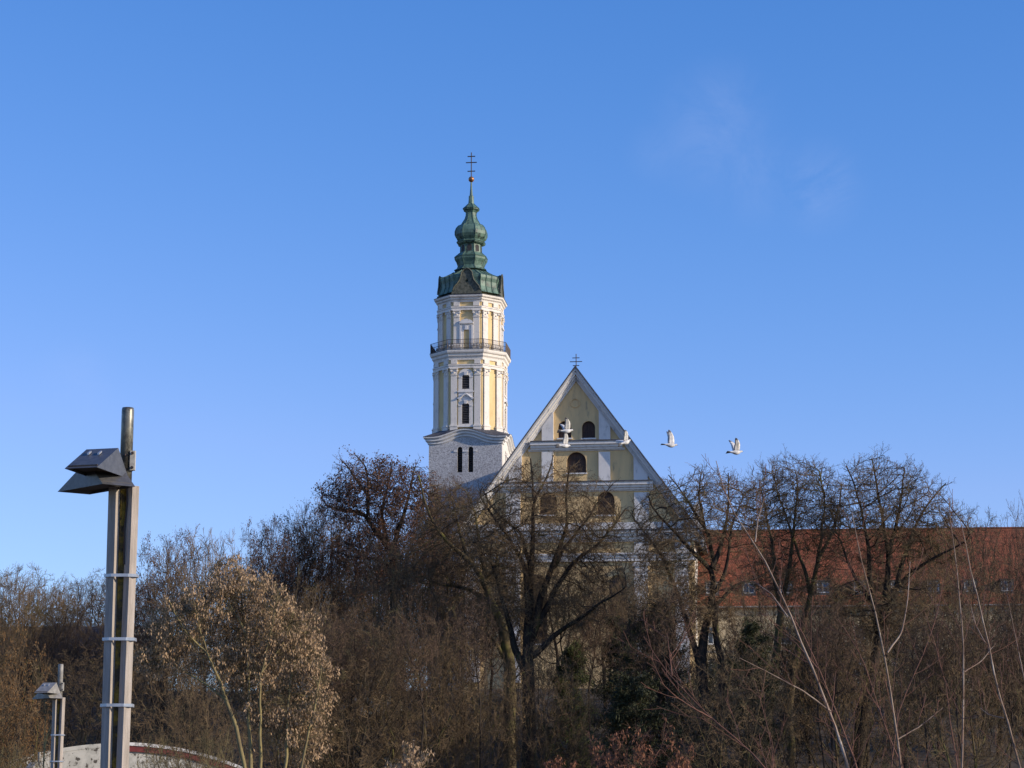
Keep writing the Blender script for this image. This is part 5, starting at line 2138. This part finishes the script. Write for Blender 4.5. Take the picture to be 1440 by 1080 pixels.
# small crooked tree behind the middle lamp
hero('crooked_sapling', 'small crooked yellowish tree left of the pale middle-sized street lamp', 100, [
    ([(60, 1090), (61, 1055), (66, 1038), (72, 1020)], 2.2, 1.4, 0),
    ([(72, 1020), (76, 1005), (82, 988), (88, 968)], 1.3, .5, .4),
    ([(62, 1055), (64, 1000), (62, 960)], 1.2, .5, -.3),
    ([(66, 1038), (80, 1025), (86, 1015)], 1, .4, .3)],
    120, M['bark_yellow'], M['twig_grey'], base_px=(60, 1090), rmin=.006, natt=120, step=.2, kill=.35, twl=.4, crown=[(72, 985, 26, 34, .9, 1)])

# ---- evergreens among the trees


def evergreen(name, label, px, ytop, Y, wpx, seed, m):
    rng = np.random.default_rng(seed)
    q = P(px, ytop, Y)
    zg = ground_z(q.x, Y) - .2
    H = q.z - zg
    Wd = wpx / 2 * Y / FPX
    e = empty(name, (q.x, Y, zg), rng.random() * 6, label, 'evergreen tree')
    big, fine = Tubes(), Tubes()
    T = walk(rng, np.zeros((1, 3)), np.array([[0, 0, 1.0]]), np.array([H * .97]), 12, .03, .1)
    Tr = (.28 * (1 - .9 * np.linspace(0, 1, 12)))[None]
    big.add(T, Tr, 8)
    l1, r1 = spawn(rng, T, Tr, 90, .08, .99, 1.25, Wd * 1.25, .35, 7, .07, -.02, .02, shrink=.72, Lrel=False)
    fine.add(l1, r1, 4)
    l2, r2 = spawn(rng, l1, r1, 8, .15, 1, .8, .38, .5, 5, .1, -.02, .01, droop=.2)
    fine.add(l2, r2, 3)
    pts = np.concatenate([l2[:, 1:].reshape(-1, 3), l1[:, 2:].reshape(-1, 3)])
    cell = np.floor(pts / .9).astype(int)
    hsh = (cell[:, 0] * 73856093 ^ cell[:, 1] * 19349663 ^ cell[:, 2] * 83492791) % 100
    pts = pts[(hsh < 68) & (rng.random(len(pts)) < .9)]
    V, F = leaves(rng, pts, .30, 9, .15, .22, .13)
    V2, F2 = big.arrays()
    link('trunk', quad_mesh('trunk_' + name, V2, F2, M['bark']), e)
    V2, F2 = fine.arrays()
    link('branches', quad_mesh('branches_' + name, V2, F2, M['twig_dark'], False), e)
    link('needles', quad_mesh('needles_' + name, V, F, m, False), e)


evergreen('yew', 'dark green bushy evergreen low in front of the right side of the church', 930, 838, 166, 150, 401, M['leaf_green'])
evergreen('yew', 'dark evergreen directly left of the forked dark tree, lower than its neighbour', 872, 862, 186, 110, 402, M['leaf_green'])
evergreen('yew', 'dark evergreen right of the forked dark tree below the roof windows', 1040, 868, 156, 120, 403, M['leaf_green'])
evergreen('yew', 'small dark evergreen at the foot of the central oak', 800, 905, 180, 90, 404, M['leaf_olive'])
evergreen('ivy_clad_tree', 'ivy-covered dark evergreen left of the white cottage gap', 478, 880, 178, 80, 405, M['leaf_green'])
evergreen('yew', 'low dark evergreen at the bottom between the forked tree and the central oak', 905, 950, 150, 170, 406, M['leaf_green'])

# ---- undergrowth thicket on the slope: nobody could count it


def thicket():
    parts, h, w = TEMPL['thicket']
    rnd = random.Random(77)
    for gi, (nm, ms) in enumerate((('undergrowth_brown', M['brush_brown']), ('undergrowth_grey', M['brush_green']), ('undergrowth_dark', M['brush_dark']))):
        Vs, Fs = [], []
        n0 = 0
        src = []
        for (_, me) in parts:
            v = np.empty(len(me.vertices) * 3)
            me.vertices.foreach_get('co', v)
            f = np.empty(len(me.loops), dtype=np.int64)
            me.loops.foreach_get('vertex_index', f)
            src.append((v.reshape(-1, 3), f.reshape(-1, 4)))
        V0 = np.concatenate([s_[0] for s_ in src])
        F0 = np.concatenate([src[0][1], src[1][1] + len(src[0][0])])
        for i in range(42):
            Y = rnd.uniform(140, 238)
            px = rnd.uniform(-30, 1470)
            if gi == 2:
                Y = rnd.uniform(190, 240)
            q = P(px, 1000, Y)
            if px < 380 and Y < 172:
                Y = 175 + rnd.random() * 40
                q = P(px, 1000, Y)
            z = ground_z(q.x, Y) - .2
            # keep clear of the cottage
            if 480 < px < 600 and Y < 212:
                sc = .35
            else:
                sc = rnd.uniform(.4, .85) * (.6 if 730 < px < 900 else 1)
                if Y < 185:
                    sc *= .5
            a = rnd.uniform(0, 6.28)
            c, s_ = math.cos(a), math.sin(a)
            sx = sc * rnd.uniform(1.0, 1.6)
            V = np.stack([(V0[:, 0] * c - V0[:, 1] * s_) * sx + q.x, (V0[:, 0] * s_ + V0[:, 1] * c) * sx + Y, V0[:, 2] * sc + z], 1)
            Vs.append(V)
            Fs.append(F0 + n0)
            n0 += len(V)
        me = quad_mesh(nm, np.concatenate(Vs), np.concatenate(Fs), ms, False)
        o = link('undergrowth', me)
        tag(o, ('brown', 'grey-green', 'dark')[gi] + ' tangled undergrowth of bare shoots covering the wooded slope', 'undergrowth', kind='stuff')


thicket()

# ------------------------------------------------------------------ birds


def bird(label, px, py, Y, yaw, pitch, roll, wl, wr, scale=1.0, mats=None):
    """wl, wr: wing elevation angles in degrees (90 = straight up)"""
    q = P(px, py, Y)
    m = MB()
    # body: rings along x from beak to tail, one closed skin
    prof = [(.180, .002, .002, .012), (.166, .005, .005, .013), (.158, .012, .012, .016), (.145, .019, .020, .020), (.128, .022, .023, .020), (.108, .024, .025, .012),
            (.085, .036, .037, .003), (.045, .048, .050, -.004), (0, .050, .052, -.006), (-.045, .044, .044, -.002), (-.085, .032, .028, .003),
            (-.115, .026, .016, .006), (-.150, .038, .008, .006), (-.190, .052, .005, .005), (-.225, .058, .004, .004), (-.232, .05, .002, .004)]
    n = 12
    rings = []
    for (x, ry, rz, oz) in prof:
        rings.append([(x, ry * math.cos(2 * math.pi * i / n), oz + rz * math.sin(2 * math.pi * i / n)) for i in range(n)])
    base_f = len(m.f)
    m.rings(rings, True, True)
    nf = n
    # dark beak and tail end
    for j in range(len(m.f)):
        ringi = j // n
        m.m[j] = 2 if ringi <= 1 else (1 if ringi >= 12 else 0)
    # wings: tapering cambered skins rooted inside the body
    for side, el in ((1, wl), (-1, wr)):
        secs = [(0.0, .075, -.055), (.05, .085, -.065), (.11, .080, -.065), (.17, .070, -.060), (.22, .045, -.065), (.27, .010, -.075), (.31, -.025, -.080), (.33, -.055, -.075)]
        ring_list = []
        for k, (s, le, tr) in enumerate(secs):
            bend = el + (8 - 22 * k / 7)
            a = R_(bend)
            if k == 0:
                cy, cz = .02, .02
            else:
                ds = s - secs[k - 1][0]
                cy += ds * math.cos(a)
                cz += ds * math.sin(a)
            nx = Vector((0, -math.sin(a), math.cos(a)))
            th_ = .010 * (1 - k / 8) + .0015
            row = []
            for (fx, fh) in ((0, 0), (.3, 1), (.7, .7), (1, 0.1), (.7, -.2), (.3, -.4)):
                x = le + (tr - le) * fx
                camber = .012 * math.sin(math.pi * fx) * (1 - k / 10)
                h = fh * th_ + camber
                row.append((x, side * (cy + nx.y * h), cz + nx.z * h))
            ring_list.append(row if side > 0 else row[::-1])
        f0 = len(m.f)
        m.rings(ring_list, True, True)
        for j in range(f0, len(m.f)):
            ringi = (j - f0) // 6
            m.m[j] = 1 if ringi >= 5 else 0
    # eyes
    m.mi = 2
    for sd_ in (1, -1):
        m.tube([(.147, sd_ * .017, .024), (.147, sd_ * .0205, .024)], .0045, 6)
    m.mi = 0
    o = m.build('bird', mats, None, True)
    o.location = q
    o.rotation_euler = (R_(roll), R_(pitch), R_(yaw))
    o.scale = (scale,) * 3
    tag(o, label, 'bird', 'white birds flying past the gable')


M['feather'] = mat('white_grey_feathers', (.74, .72, .70), (.46, .45, .44), scale=14, rough=.7)
M['feather_dark'] = mat('dark_grey_feathers', (.10, .10, .12), (.2, .2, .21), scale=14, rough=.7)
M['beak'] = mat('dark_beak', (.06, .05, .045), rough=.4)
bm_ = [M['feather'], M['feather_dark'], M['beak']]
bird('white bird over the left attic window of the gable, one wing up, one low', 797, 606, 52, 18, -6, -34, 78, 22, 1.0, bm_)
bird('white bird just below the attic window, wings stretched up and down', 794, 627, 52, 30, -4, -50, 62, 12, 1.0, bm_)
bird('grey-tipped white bird crossing the right slope of the gable', 880, 622, 52, 35, -22, -42, 62, 14, 1.0, bm_)
bird('white bird against the sky right of the gable, both wings raised', 943, 626, 52, 12, 2, -8, 88, 78, 1.0, bm_)
bird('rightmost white bird, wings raised, above the bare tree tops', 1035, 636, 50, 18, -4, -22, 88, 35, 1.0, bm_)
